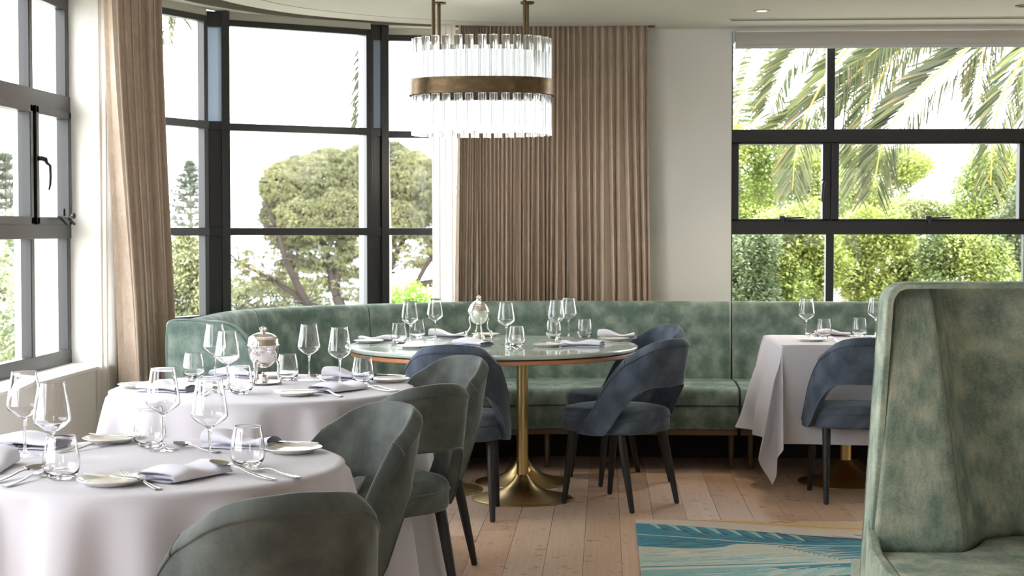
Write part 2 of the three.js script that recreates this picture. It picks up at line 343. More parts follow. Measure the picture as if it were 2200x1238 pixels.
// left window: leaves along z, in the plane x = -2.56
{
  const w = struct('window_1'), X0 = -2.585, X1 = -2.535;
  const bar = (name, z0, z1, y0, y1, o = 0) => part(name, box(X0 - o, X1 + o, y0, y1, z0, z1, 0.004), M.frame, w);
  const bays = [[-7.39, -6.89], [-6.89, -5.9], [-5.9, -4.9], [-4.9, -4.1]];
  bar('bottom_rail', -7.39, -4.1, 0.69, 0.76); bar('top_rail', -7.39, -4.1, 2.36, 2.42);
  bar('transom', -7.39, -4.1, 1.285, 1.355, 0.004); bar('transom', -7.39, -4.1, 1.875, 1.955, 0.004);
  for (const z of [-7.365, -6.89, -5.9, -4.9, -4.125]) bar('mullion', z - 0.022, z + 0.022, 0.75, 2.37);
  bays.forEach(([a, b], k) => {
    for (const [y0, y1, sash] of [[0.76, 1.29, 0], [1.35, 1.88, 1], [1.95, 2.36, 0]]) {
      if (sash) {
        const s = 0.035, p0 = a + 0.02, p1 = b - 0.02, x0 = X0 + 0.005, x1 = X1 + 0.014;
        part('sash', merge([box(x0, x1, y0, y0 + s, p0, p1, 0.004), box(x0, x1, y1 - s, y1, p0, p1, 0.004), box(x0, x1, y0, y1, p0, p0 + s, 0.004), box(x0, x1, y0, y1, p1 - s, p1, 0.004)]), M.frame, w);
      }
      part('pane', box(-2.562, -2.558, y0, y1, a + 0.01, b - 0.01).deleteAttribute('uv') && new THREE.PlaneGeometry(b - a - 0.02, y1 - y0).rotateY(Math.PI / 2).translate(-2.56, (y0 + y1) / 2, (a + b) / 2), M.pane, w);
    }
  });
  // lever handle on the first sash and a peg stay on its bottom rail
  handle(w, [rodTo([[-2.54, 1.645, -6.93], [-2.505, 1.645, -6.935], [-2.495, 1.64, -6.94]], 0.011), rodTo([[-2.495, 1.645, -6.942], [-2.492, 1.625, -6.955], [-2.488, 1.615, -6.985], [-2.488, 1.57, -6.99], [-2.49, 1.53, -6.99], [-2.494, 1.505, -6.985]], [0.01, 0.008, 0.007, 0.006, 0.006, 0.004])]);
  part('stay', merge([rodTo([[-2.5, 1.385, -7.33], [-2.5, 1.385, -7.12]], 0.006), rodTo([[-2.5, 1.385, -7.32], [-2.5, 1.4, -7.33]], 0.012), rodTo([[-2.5, 1.39, -7.2], [-2.5, 1.42, -7.2], [-2.49, 1.42, -7.17]], 0.006), rodTo([[-2.5, 1.385, -7.14], [-2.47, 1.35, -7.15]], 0.006), rodTo([[-2.5, 1.385, -7.25], [-2.47, 1.35, -7.26]], 0.006)]), M.hardware, w);
  const far = struct('window_4');
  for (const [a, b] of [[-3.6, -0.4]]) {
    part('frame', merge([box(X0, X1, 0.69, 0.76, a, b), box(X0, X1, 2.36, 2.42, a, b), box(X0, X1, 1.285, 1.355, a, b), box(X0, X1, 1.875, 1.955, a, b), ...[0, 1, 2, 3].map((k) => box(X0, X1, 0.69, 2.42, lerp(a, b - 0.045, k / 3), lerp(a, b - 0.045, k / 3) + 0.045))]), M.frame, far);
    part('pane', new THREE.PlaneGeometry(b - a, 1.73).rotateY(Math.PI / 2).translate(-2.56, 1.555, (a + b) / 2), M.pane, far);
  }
  struct('trim_1', box(-2.56, LEFT + 0.012, 0.675, 0.693, -7.39, -4.1, 0.004), std({ color: cx('#efede8'), roughness: 0.5 }));
}
// bay window
{
  const w = struct('window_2');
  for (const [A, B] of BAY) {
    const L = segLen(A, B), bar = (name, s0, s1, y0, y1, o = 0) => part(name, along(A, B, s0, s1, y0, y1, -0.03 - o, 0.02 + o, 0.003), M.frame, w);
    bar('bottom_rail', 0, L, 0.79, 0.85); bar('top_rail', 0, L, 2.487, 2.522); bar('mullion', 0, 0.035, 0.8, 2.52); bar('mullion', L - 0.032, L, 0.8, 2.52); part('fascia', along(A, B, 0, L, 2.52, CEIL + 0.002, -0.06, 0.012), M.ceiling, w);
    bar('transom', 0, L, 1.296, 1.34, 0.004); bar('transom', 0, L, 1.894, 1.936, 0.004);
    for (const [y0, y1] of [[0.85, 1.3], [1.336, 1.898], [1.932, 2.49]]) {
      part('pane', new THREE.PlaneGeometry(L - 0.06, y1 - y0).translate(L / 2, (y0 + y1) / 2, -0.005).applyMatrix4(new THREE.Matrix4().set((B[0] - A[0]) / L, 0, -(B[1] - A[1]) / L, A[0], 0, 1, 0, 0, (B[1] - A[1]) / L, 0, (B[0] - A[0]) / L, A[1], 0, 0, 0, 1)), M.pane, w);
    }
  }
  // box posts: two flanges with narrow panels between them, the top one pale and translucent
  M.upperPanel = phys({ color: rgb(0.42, 0.46, 0.5), transmission: 0.85, roughness: 0.8, thickness: 0, clearcoat: 0.4, clearcoatRoughness: 0.2 });
  for (const [A, B, d] of [[[-2.272, -8.79], [-2.116, -8.85], 0.1], [[-1.43, -9.44], [-1.305, -9.5], 0.16]]) {
    const L = segLen(A, B);
    part('post_flange', along(A, B, 0, 0.045, 0.8, CEIL - 0.004, -d, 0.006, 0.003), M.frame, w);
    part('post_flange', along(A, B, L - 0.046, L, 0.8, CEIL - 0.004, -d - 0.04, 0.018, 0.003), M.frame, w);
    for (const [y0, y1] of [[2.47, CEIL - 0.004], [1.89, 1.94], [1.29, 1.345], [0.8, 0.86]]) part('post_rail', along(A, B, 0.04, L - 0.04, y0, y1, -0.06, 0, 0.003), M.frame, w);
    for (const [y0, y1] of [[0.86, 1.295], [1.34, 1.895], [1.935, 2.475]]) part('post_panel', along(A, B, 0.04, L - 0.042, y0, y1, -0.016, -0.014), y1 > 2 ? M.upperPanel : M.frame, w);
  }
}
// back window
{
  const w = struct('window_3'), Z0 = -9.93, Z1 = -9.87;
  const bar = (name, x0, x1, y0, y1, o = 0) => part(name, box(x0, x1, y0, y1, Z0, Z1 + o, 0.003), M.frame, w);
  const X = [0.773, 2.575, 4.4];
  bar('bottom_rail', 0.773, 4.4, 0.82, 0.88); bar('top_rail', 0.773, 4.4, 2.49, 2.545);
  bar('transom', 0.773, 4.4, 1.3, 1.385, 0.012); bar('transom', 0.773, 4.4, 1.866, 1.948, 0.012);
  for (let k = 0; k < 2; k++) {
    const a = X[k], b = X[k + 1], m = a + (1.385 - 0.773) * (b - a) / 1.802;
    bar('stile', a, a + 0.014, 0.85, 2.5); bar('stile', b - 0.014, b + 0.002, 0.85, 2.5); bar('mullion', m - 0.025, m + 0.025, 0.85, 2.5);
    for (const [p, q, left] of [[a, m, 1], [m, b, 0]]) {
      const s = 0.05, y0 = 1.385, y1 = 1.866;
      part('sash', merge([box(p + 0.008, q - 0.008, y0, y0 + 0.012, Z0, Z1 + 0.02, 0.003), box(p + 0.008, q - 0.008, y1 - 0.01, y1, Z0, Z1 + 0.02, 0.003), box(p + 0.004, p + s, y0, y1, Z0, Z1 + 0.02, 0.003), box(q - s, q - 0.004, y0, y1, Z0, Z1 + 0.02, 0.003)]), M.frame, w);
      for (const [c, d] of [[0.88, 1.3], [1.385, 1.866], [1.948, 2.49]]) part('pane', new THREE.PlaneGeometry(q - p - 0.02, d - c).translate((p + q) / 2, (c + d) / 2, -9.9), M.pane, w);
    }
  }
  // lever on the left sash, peg stays on the bottom rails
  handle(w, [rodTo([[1.338, 1.62, -9.85], [1.338, 1.62, -9.8]], 0.011), box(1.327, 1.349, 1.59, 1.64, -9.855, -9.84, 0.004), rodTo([[1.338, 1.625, -9.8], [1.33, 1.6, -9.79], [1.326, 1.52, -9.795], [1.326, 1.5, -9.795]], [0.011, 0.009, 0.007, 0.006])]);
  for (const x of [1.1, 1.99]) part('stay', merge([rodTo([[x - 0.02, 1.4, -9.84], [x + 0.12, 1.405, -9.835]], 0.006), box(x - 0.03, x + 0.005, 1.385, 1.415, -9.85, -9.83, 0.004), rodTo([[x - 0.01, 1.4, -9.835], [x - 0.01, 1.375, -9.825], [x - 0.005, 1.365, -9.825]], 0.007)]), M.hardware, w);
  struct('trim_2', box(0.773, 4.4, 0.8, 0.822, BACK - 0.13, BACK + 0.02, 0.003), M.wall);
}
{ // windows behind the camera
  const w = struct('window_5');
  for (const [a, b] of [[2.4, 3.8]]) {
    part('frame', merge([box(a, b, 0.8, 0.86, REAR + 0.08, REAR + 0.14), box(a, b, 2.24, 2.3, REAR + 0.08, REAR + 0.14), box(a, b, 1.78, 1.84, REAR + 0.08, REAR + 0.14), ...[0, 1, 2, 3].map((k) => box(lerp(a, b - 0.05, k / 3), lerp(a, b - 0.05, k / 3) + 0.05, 0.8, 2.3, REAR + 0.08, REAR + 0.14))]), M.frame, w);
    part('pane', new THREE.PlaneGeometry(b - a, 1.5).translate((a + b) / 2, 1.55, REAR + 0.11), M.pane, w);
  }
}

// ------------------------------------------------------------------ curtains and blind
// a hanging cloth along a plan path, folded into rounded pleats that loosen towards the hem
function drape(path, y0, y1, pleats, amp, seed, { flare = 0, slide = 0, irregular = 1, uScale = 2.2 } = {}) {
  reseed(seed);
  const c = new THREE.CatmullRomCurve3(path.map((p) => V(p[0], 0, p[1]))), nu = pleats * 14, nv = 26;
  const ph = [], am = []; for (let i = 0; i <= pleats + 1; i++) { ph.push(R(-1, 1)); am.push(R(0.55, 1.25)); }
  const at = (arr, x) => { const i = Math.min(pleats, Math.max(0, Math.floor(x))), t = x - i, s = t * t * (3 - 2 * t); return lerp(arr[i], arr[Math.min(pleats + 1, i + 1)], s); };
  return grid(nu, nv, (u, v) => {
    const y = lerp(y1, y0, v), low = smooth(0.0, 0.9, v), s = u * pleats;
    const sh = at(ph, s) * 0.42 * low * irregular, x = s + sh + 0.25 * low * irregular * Math.sin(u * 9 + seed);
    const w = Math.sin(x * 2 * Math.PI) + 0.22 * Math.sin(x * 4 * Math.PI + at(ph, s) * 2), fold = Math.sign(w) * Math.pow(Math.abs(w), 0.7);
    const a = amp * lerp(1, at(am, s), low * irregular) * lerp(0.75, 1.1, low);
    const t = clamp(u + 0.35 / pleats * Math.sin(x * 4 * Math.PI) * 0.5), p = c.getPoint(t), d = c.getTangent(t);
    return [p.x - d.z * fold * a + (flare * (u - 0.5) + slide) * low * d.x, y, p.z + d.x * fold * a + (flare * (u - 0.5) + slide) * low * d.z];
  }, { su: pleats * 0.12 * uScale, sv: y1 - y0 });
}
single('curtain', drape([[-2.26, -7.12], [-2.245, -7.25], [-2.23, -7.42], [-2.215, -7.58], [-2.21, -7.7]], 0.02, CEIL + 0.03, 7, 0.06, 41, { flare: -0.08, slide: 0.16, irregular: 0.25 }), M.curtain, 'taupe velvet curtain gathered at the left between two windows', 'curtain');
single('curtain', drape([[-0.885, -9.58], [-0.75, -9.63], [-0.5, -9.665], [-0.2, -9.68], [0.255, -9.68]], 0.02, CEIL + 0.03, 40, 0.03, 46, { flare: 0.05, irregular: 1.6 }), M.curtain, 'wide taupe velvet curtain hanging in many folds behind the chandelier', 'curtain');
single('sheer_curtain', drape([[-1.05, -9.55], [-0.98, -9.58], [-0.91, -9.61]], 0.02, CEIL + 0.03, 4, 0.02, 48, { irregular: 0.6 }), M.sheer, 'pale sheer curtain beside the wide taupe curtain in the bay', 'curtain');
single('sheer_curtain', drape([[-2.343, -7.2], [-2.338, -7.32], [-2.336, -7.46], [-2.335, -7.6]], 0.02, CEIL + 0.03, 4, 0.009, 49, { irregular: 0.5 }), M.sheer, 'pale sheer curtain at the wall left of the gathered taupe curtain', 'curtain');
{
  const t = thing('roller_blind', 'pale rolled-up roller blind across the top of the back window', 'blind', [0.79, 2.43, -9.78]);
  part('roll', new THREE.CylinderGeometry(0.028, 0.028, 1.76, 20).rotateZ(Math.PI / 2).translate(0.885, 0.075, 0), M.blind, t);
  part('fabric', box(0, 1.77, 0.022, 0.1, 0.024, 0.028), M.blind, t);
  part('bottom_bar', box(0, 1.77, 0, 0.024, 0.018, 0.034, 0.005), M.blindBar, t);
  part('bracket', box(-0.014, -0.002, 0.04, 0.115, -0.03, 0.035, 0.003), M.blindBar, t);
  part('cord', limb([V(-0.008, 0.06, 0.03), V(-0.008, -0.3, 0.03)], 0.0012, 5), M.blindBar, t);
}

// ------------------------------------------------------------------ banquette along the bay and the back wall
const lip = 0.905;   // height of its back
function banquetteUnit(name, label, pts, n, { startCap, seams = [] } = {}) {
  const t = thing(name, label, 'banquette');
  const c = pts.length > 2 ? new THREE.CatmullRomCurve3(pts.map((p) => V(p[0], 0, p[1]))) : new THREE.LineCurve3(V(pts[0][0], 0, pts[0][1]), V(pts[1][0], 0, pts[1][1]));
  const L = c.getLength(), at = (u, o, y) => { const p = c.getPointAt(clamp(u)), d = c.getTangentAt(clamp(u)); return [p.x - d.z * o, y, p.z + d.x * o]; };
  const sweep = (prof, u0 = 0, u1 = 1, inset = 0.004) => {
    const a = u0 + inset / L, b = u1 - inset / L, cum = [0];
    for (let i = 1; i < prof.length; i++) cum.push(cum[i - 1] + Math.hypot(prof[i][0] - prof[i - 1][0], prof[i][1] - prof[i - 1][1]));
    const m = prof.length - 1, nu = Math.max(2, Math.round(n * (u1 - u0)));
    const body = grid(nu, m, (u, v) => { const [o, y] = prof[Math.round(v * m)]; return at(lerp(a, b, u), o, y); }, { uvf: (u, v) => [lerp(a, b, u) * L, cum[Math.round(v * m)]] });
    const ends = [a, b].map((u, k) => { const q = []; const g = new THREE.ShapeGeometry(new THREE.Shape(prof.map((p) => new THREE.Vector2(p[0], p[1])))); const p = g.attributes.position; for (let i = 0; i < p.count; i++) { const w = at(u, p.getX(i), p.getY(i)); p.setXYZ(i, ...w); } g.computeVertexNormals(); return g; });
    return merge([body, ...ends]);
  };
  const rounded = (p) => { // closed profile with its corners rounded
    const out = []; const N = p.length;
    for (let i = 0; i < N; i++) {
      const [x, y, r = 0.012] = p[i], [ax, ay] = p[(i + N - 1) % N], [bx, by] = p[(i + 1) % N];
      const la = Math.hypot(ax - x, ay - y), lb = Math.hypot(bx - x, by - y), ra = Math.min(r, la / 2.1), rb = Math.min(r, lb / 2.1);
      const A = [x + (ax - x) / la * ra, y + (ay - y) / la * ra], B = [x + (bx - x) / lb * rb, y + (by - y) / lb * rb];
      for (let k = 0; k <= 4; k++) { const s = k / 4; out.push([(1 - s) ** 2 * A[0] + 2 * s * (1 - s) * x + s * s * B[0], (1 - s) ** 2 * A[1] + 2 * s * (1 - s) * y + s * s * B[1]]); }
    }
    out.push(out[0]); return out;
  };
  const back = rounded([[0, 0.22, 0.01], [0, lip, 0.03], [0.1, lip + 0.002, 0.045], [0.165, 0.455, 0.03], [0.165, 0.22, 0.01]]);
  const cuts = [0, ...seams, 1];
  for (let i = 0; i + 1 < cuts.length; i++) part('back_cushion', sweep(back, cuts[i], cuts[i + 1], 0.003), M.banquette, t);
  const seat = rounded([[0.16, 0.36, 0.01], [0.16, 0.458, 0.02], [0.45, 0.468, 0.02], [0.755, 0.455, 0.045], [0.765, 0.362, 0.012]]);
  for (let i = 0; i + 1 < cuts.length; i++) part('seat_cushion', sweep(seat, cuts[i], cuts[i + 1], 0.003), M.banquette, t);
  part('seat_base', sweep(rounded([[0.1, 0.228, 0.004], [0.1, 0.358, 0.004], [0.75, 0.358, 0.008], [0.742, 0.228, 0.008]])), M.banquette, t);
  part('base_trim', sweep(rounded([[0.08, 0.196, 0.002], [0.08, 0.226, 0.002], [0.728, 0.226, 0.002], [0.728, 0.196, 0.002]])), M.bronzeStrip, t);
  part('plinth', sweep(rounded([[0.05, 0, 0.002], [0.05, 0.194, 0.002], [0.22, 0.194, 0.002], [0.22, 0, 0.002]])), M.plinth, t);
  const feet = Math.max(2, Math.round(L / 1.0) + 1);
  for (let i = 0; i < feet; i++) { const p = at(lerp(0.03, 0.97, i / (feet - 1)), 0.64, 0); part('leg', lathe([[0, 0], [0.011, 0], [0.018, 0.195], [0, 0.195]], 14).translate(p[0], 0, p[2]), M.bronzeStrip, t); }
  return { t, at };
}
{
  const U = [[-1.985, -7.16], [-1.99, -7.69], [-1.965, -8.17], [-1.8, -8.55], [-1.5, -8.86], [-1.09, -9.17], [-0.72, -9.37], [-0.36, -9.46]];
  const { t } = banquetteUnit('curved_banquette', 'green velvet banquette curving along the bay window, rounded arm at its left end', U, 80, { seams: [0.36, 0.63] });
  // the arm that closes its near end: a padded panel with one big rounded corner
  const s = new THREE.Shape(); s.moveTo(0, 0.2); s.lineTo(0, 0.885); s.quadraticCurveTo(0, 0.905, 0.02, 0.905); s.lineTo(0.2, 0.9); s.bezierCurveTo(0.31, 0.895, 0.385, 0.82, 0.405, 0.66); s.lineTo(0.43, 0.46); s.lineTo(0.76, 0.46); s.lineTo(0.76, 0.2); s.closePath();
  part('arm', new THREE.ExtrudeGeometry(s, { depth: 0.07, bevelEnabled: true, bevelThickness: 0.014, bevelSize: 0.012, bevelSegments: 3, curveSegments: 16 }).translate(-1.985, 0, -7.17), M.banquette, t);
  const edge = [[0, 0.5], [0, 0.9], [0.02, 0.917], [0.2, 0.912], [0.31, 0.89], [0.375, 0.81], [0.405, 0.7], [0.43, 0.47]];
  part('piping', limb(spline(edge.map((p) => [p[0] - 1.985, p[1] - 0.003, -7.09]), 50), 0.005, 6), M.banquette, t);
  banquetteUnit('banquette', 'middle straight section of green velvet banquette below the wide taupe curtain', [[-0.352, -9.46], [0.735, -9.46]], 2, {});
  banquetteUnit('banquette', 'straight section of green velvet banquette under the back window behind the square table', [[0.743, -9.46], [2.9, -9.46]], 2, {});
}

// ------------------------------------------------------------------ high booth at the right front
{
  const t = thing('booth_seat', 'high-backed mottled green velvet booth seat in the right foreground', 'booth seat');
  const lean = (g) => { const p = g.attributes.position; for (let i = 0; i < p.count; i++) { const y = p.getY(i); p.setX(i, p.getX(i) + 0.079 * (Math.max(y, 0.3) - 0.4) * clamp(1 - (p.getX(i) - 0.8) / 0.8)); } g.computeVertexNormals(); return g; };
  const X0 = 0.704, X1 = 2.35;
  // shell: a frame round the cushions, with a board behind
  const o = new THREE.Shape(); o.moveTo(X0, 0.05); o.lineTo(X0, 1.13); o.quadraticCurveTo(X0 + 0.004, 1.178, X0 + 0.06, 1.18); o.lineTo(X1, 1.19); o.lineTo(X1, 0.05); o.closePath();
  const h = new THREE.Path(); h.moveTo(X0 + 0.012, 0.05 + 0.01); h.lineTo(X0 + 0.012, 1.125); h.quadraticCurveTo(X0 + 0.016, 1.17, X0 + 0.06, 1.172); h.lineTo(X1 - 0.03, 1.182); h.lineTo(X1 - 0.03, 0.06); h.closePath(); o.holes.push(h);
  const planar = (g) => { const p = g.attributes.position, n = g.attributes.normal, uv = g.attributes.uv; for (let i = 0; i < p.count; i++) { const ax = Math.abs(n.getX(i)), ay = Math.abs(n.getY(i)); uv.setXY(i, ax > 0.6 ? p.getZ(i) : p.getX(i), ay > 0.6 ? p.getZ(i) : p.getY(i)); } return g; };
  const fg = new THREE.ExtrudeGeometry(o, { depth: 0.1, bevelEnabled: true, bevelThickness: 0.01, bevelSize: 0.008, bevelOffset: -0.008, bevelSegments: 3, curveSegments: 12 }).translate(0, 0, -4.45);
  part('shell', lean(planar(fg)), M.booth, t);
  part('back_board', lean(planar(box(0.83, X1 - 0.01, 0.05, 1.15, -4.83, -4.78, 0.01))), M.booth, t);
  part('shell_side', lean(planar(along([X0 + 0.012, -4.44], [0.845, -4.8], 0, 0.375, 0.05, 1.12, -0.016, 0))), M.booth, t);
  // low side that runs forward beside the seat
  const s = new THREE.Shape(); s.moveTo(4.36, 0.05); s.lineTo(4.36, 0.52); s.bezierCurveTo(4.33, 0.48, 4.31, 0.455, 4.2, 0.452); s.lineTo(3.7, 0.445); s.lineTo(3.7, 0.05); s.closePath();
  part('side_panel', lean(planar(new THREE.ExtrudeGeometry(s, { depth: 0.018, bevelEnabled: true, bevelThickness: 0.006, bevelSize: 0.006, bevelSegments: 2, curveSegments: 10 }).rotateY(Math.PI / 2).translate(X0 + 0.012, 0, 0))), M.booth, t);
  // cushions: a wing at the left turning into the back
  const bot = [[0.727, -4.35], [0.85, -4.352], [0.945, -4.356], [0.985, -4.375], [1.03, -4.45], [1.085, -4.565], [1.21, -4.62], [1.6, -4.65], [2.31, -4.65]];
  const top = [[0.79, -4.39], [0.84, -4.398], [0.878, -4.405], [0.892, -4.412], [0.912, -4.43], [0.94, -4.47], [1.1, -4.5], [1.6, -4.51], [2.31, -4.51]];
  const cb = new THREE.CatmullRomCurve3(bot.map((p) => V(p[0], 0, p[1])), false, 'catmullrom', 0.4), ct = new THREE.CatmullRomCurve3(top.map((p) => V(p[0], 0, p[1])), false, 'catmullrom', 0.4);
  const run = cb.getLengths(400);
  const cush = (u0, u1, name, H) => part(name, grid(Math.round(90 * (u1 - u0)), 40, (u, v) => {
    const k = lerp(u0, u1, u), a = cb.getPoint(k), b = ct.getPoint(k), y = lerp(0.43, H(k), v), e = smooth(0.93, 1.0, v), f = smooth(0.06, 0, v);
    const puff = (name === 'wing' ? 0.022 : 0.012) + 0.01 * Math.sin(Math.PI * clamp(v)) - 0.02 * e * e - 0.03 * f * f - 0.012 * smooth(0.012, 0, k) - (name === 'wing' ? 0.01 * smooth(0.03, 0, u1 - k) : 0.006 * smooth(0.03, 0, k - u0));
    return [lerp(a.x, b.x, v), y - 0.004 * e, lerp(a.z, b.z, v) + puff];
  }, { uvf: (u, v, q) => [run[Math.round(lerp(u0, u1, u) * 400)], q[1]] }), M.booth, t);
  const k = 3.15 / 8;
  cush(0, k, 'wing', () => 1.166); cush(k, 1, 'backrest', (u) => 1.164 + 0.01 * u);
  part('piping', limb(Array.from({ length: 24 }, (_, i) => { const v = lerp(0.06, 0.955, i / 23), a = cb.getPoint(k), b = ct.getPoint(k); return V(lerp(a.x, b.x, v), lerp(0.43, 1.15, v), lerp(a.z, b.z, v) + 0.012 * Math.sin(Math.PI * v) + 0.008); }), 0.0022, 6), M.booth, t);
  // seat cushion that follows the back
  const sg = grid(80, 24, (u, v) => { const a = cb.getPoint(u), z = lerp(a.z + 0.012, -3.72, v), r = smooth(0.05, 0, v); return [a.x + 0.0, 0.45 - 0.03 * r * r + 0.006 * Math.sin(Math.PI * v) - 0.12 * smooth(0.94, 1, v) ** 2 - 0.015 * smooth(0.02, 0, u), z]; }, { uvf: (u, v, q) => [q[0], q[2]] });
  part('seat_cushion', flip(sg), M.booth, t);
  part('seat_base', planar(box(X0 + 0.03, X1, 0.08, 0.34, -4.75, -3.78, 0.01)), M.booth, t);
}

// ------------------------------------------------------------------ rug
{
  const cream = [206, 190, 172], teal = [30, 122, 140], deep = [24, 82, 108], pale = [150, 186, 182], mint = [176, 192, 182], ochre = [196, 154, 100];
  const W = 1024, H = 1024;
  const cv = document.createElement('canvas'); cv.width = W; cv.height = H; const g = cv.getContext('2d'), css = (c) => `rgb(${c.join(',')})`;
  // rug runs from x = 0.14 to 2.54 and z = -7.17 to -4.77; u to the right, v towards the camera
  const X = (m) => m / 2.4 * W, blob = (pts, col) => { g.fillStyle = css(col); g.beginPath(); pts.forEach((p, i) => g[i ? 'lineTo' : 'moveTo'](X(p[0]), X(p[1]))); g.closePath(); g.fill(); };
  const line = (pts, w, col) => { g.strokeStyle = css(col); g.lineWidth = X(w); g.lineCap = 'round'; g.beginPath(); pts.forEach((p, i) => g[i ? 'lineTo' : 'moveTo'](X(p[0]), X(p[1]))); g.stroke(); };
  const curve = (pts, n = 60) => spline(pts.map((p) => [p[0], p[1], 0]), n).map((p) => [p.x, p.y]);
  g.fillStyle = css(cream); g.fillRect(0, 0, W, H);
  reseed(91);
  // ochre wisp along the far edge
  blob([...curve([[0.22, 0.0], [0.5, 0.1], [0.8, 0.2], [1.2, 0.25], [1.8, 0.22], [2.4, 0.12]]), ...curve([[2.4, 0.0], [1.6, 0.06], [1.1, 0.06], [0.7, 0.0]])], [214, 178, 130]);
  line(curve([[0.2, 0.005], [0.5, 0.06], [0.75, 0.14], [1.05, 0.19], [1.5, 0.2]]), 0.02, ochre);
  for (const x of [0.6, 0.66]) line([[x, 0.06], [x + 0.06, 0.02]], 0.012, [140, 100, 60]);
  // a feather: a quill with barbs on both sides
  const feather = (quill, up, down, cu, cd, cq, gaps, cut) => {
    const q = curve(quill, 80), edge = (s, f) => q.map((p, i) => { const k = i / 80, a = q[Math.max(0, i - 1)], b = q[Math.min(80, i + 1)], L = Math.hypot(b[0] - a[0], b[1] - a[1]) || 1; const w = f(k) * (1 + 0.07 * Math.sin(k * 50)); return [p[0] + s * (b[1] - a[1]) / L * w, p[1] - s * (b[0] - a[0]) / L * w]; });
    blob([...q, ...edge(1, up).reverse()], cu); blob([...q, ...edge(-1, down).reverse()], cd);
    for (let i = 0; i < 300; i++) {
      const k = rnd() * 0.95, j = Math.floor(k * 80), p = q[j], b = q[Math.min(80, j + 1)], a = q[Math.max(0, j - 1)], L = Math.hypot(b[0] - a[0], b[1] - a[1]) || 1, s = rnd() < 0.5 ? 1 : -1, w = (s > 0 ? up(k) : down(k)) * R(0.35, 0.95), ox = (b[0] - a[0]) / L, oz = (b[1] - a[1]) / L;
      const base = s > 0 ? cu : cd, c = mixc(base, rnd() < gaps ? cream : rnd() < 0.5 ? deep : pale, R(0.2, 0.55)).map(Math.round);
      const st = R(0.1, 0.5); line([[p[0] + s * oz * w * st + ox * w * st * 0.9, p[1] - s * ox * w * st + oz * w * st * 0.9], [p[0] + s * oz * w + ox * w * 1.2, p[1] - s * ox * w + oz * w * 1.2]], R(0.003, 0.012), c);
    }
    for (let i = 0; i < cut; i++) { const k = R(0.1, 0.6), j = Math.floor(k * 80), p = q[j], w = up(k); blob([[p[0] + 0.02, p[1] - w * 1.1], [p[0] + 0.05, p[1] - w * 1.1], [p[0] + 0.1, p[1] - w * 0.55], [p[0] + 0.075, p[1] - w * 0.5]], [150, 186, 178]); }
    line(q, 0.013, cq);
  };
  const navy = [26, 66, 92], barbs = (region, n, cols, len, w0, w1) => { for (let i = 0; i < n; i++) { const [x, y, ang] = region(); const a = ang + R(-0.12, 0.12), l = R(0.4, 1) * len; line([[x, y], [x + l * Math.cos(a), y + l * Math.sin(a)]], R(w0, w1), cols[Math.floor(rnd() * cols.length)]); } };
  // first feather: teal, its far edge nicked with pale hooks
  blob([...curve([[0.0, 0.1], [0.2, 0.15], [0.5, 0.26], [0.8, 0.37], [1.02, 0.41], [1.4, 0.37], [2.4, 0.3]]), ...curve([[2.4, 0.9], [1.4, 0.74], [0.98, 0.8], [0.84, 0.86], [0.66, 0.62], [0.42, 0.55], [0.34, 0.62], [0.22, 0.655], [0.0, 0.62]])], teal);
  blob([...curve([[0.42, 0.235], [0.7, 0.335], [1.02, 0.41], [1.4, 0.37], [2.4, 0.3]]), ...curve([[2.4, 0.46], [1.4, 0.5], [1.0, 0.47], [0.7, 0.41]])], navy);
  barbs(() => { const x = R(0.02, 1.6); return [x, R(0.42, 0.56) - 0.05, Math.PI + 0.55 + R(-0.1, 0.2)]; }, 70, [deep, deep, [46, 140, 152]], 0.16, 0.005, 0.014);
  barbs(() => { const x = R(0.1, 0.9); return [x, R(0.46, 0.6), Math.PI - 0.35]; }, 46, [deep, navy, [60, 146, 156]], 0.18, 0.005, 0.012);
  for (let i = 0; i < 8; i++) { const x = 0.06 + i * 0.085, y = 0.115 + i * 0.033; blob([[x - 0.012, y - 0.02], [x + 0.03, y], [x + 0.055, y + 0.1 + 0.02 * (i % 3)], [x + 0.035, y + 0.11], [x + 0.018, y + 0.05]], [150, 184, 176]); blob([[x + 0.03, y + 0.01], [x + 0.06, y + 0.1], [x + 0.1, y + 0.16], [x + 0.06, y + 0.14]], navy); }
  line(curve([[0.0, 0.36], [0.25, 0.43], [0.5, 0.52], [0.75, 0.565], [0.98, 0.56]]), 0.012, [206, 198, 180]);
  // second feather: pale barbs with a strong cream quill
  blob([...curve([[0.0, 0.62], [0.22, 0.655], [0.34, 0.62], [0.42, 0.55], [0.66, 0.6], [0.86, 0.86]]), ...curve([[0.86, 0.86], [0.5, 0.95], [0.0, 1.05]])], [192, 192, 174]);
  blob([...curve([[0.0, 0.82], [0.3, 0.8], [0.6, 0.78], [0.86, 0.86]]), ...curve([[0.86, 0.86], [0.5, 0.95], [0.0, 1.05]])], [172, 194, 184]);
  barbs(() => { const x = R(0.02, 0.8); return [x, lerp(1.0, 0.84, x / 0.86) - R(0.02, 0.26), Math.PI - 0.32]; }, 120, [[204, 198, 180], [150, 184, 178], [176, 190, 176], [120, 170, 170], [210, 204, 188]], 0.17, 0.005, 0.014);
  for (let i = 0; i < 26; i++) { const k = i / 25, x = lerp(0.58, 0.8, k), y = lerp(0.6, 0.85, k); blob([[x, y - 0.012], [x + R(0.12, 0.26), y - R(0.03, 0.07)], [x, y + 0.008]], i % 2 ? [206, 200, 182] : teal); }
  blob([...curve([[0.0, 1.09], [0.5, 0.98], [0.9, 0.88], [1.3, 0.78], [2.4, 0.62]]), ...curve([[2.4, 1.25], [1.2, 1.28], [0.6, 1.36], [0.0, 1.45]])], [134, 178, 176]);
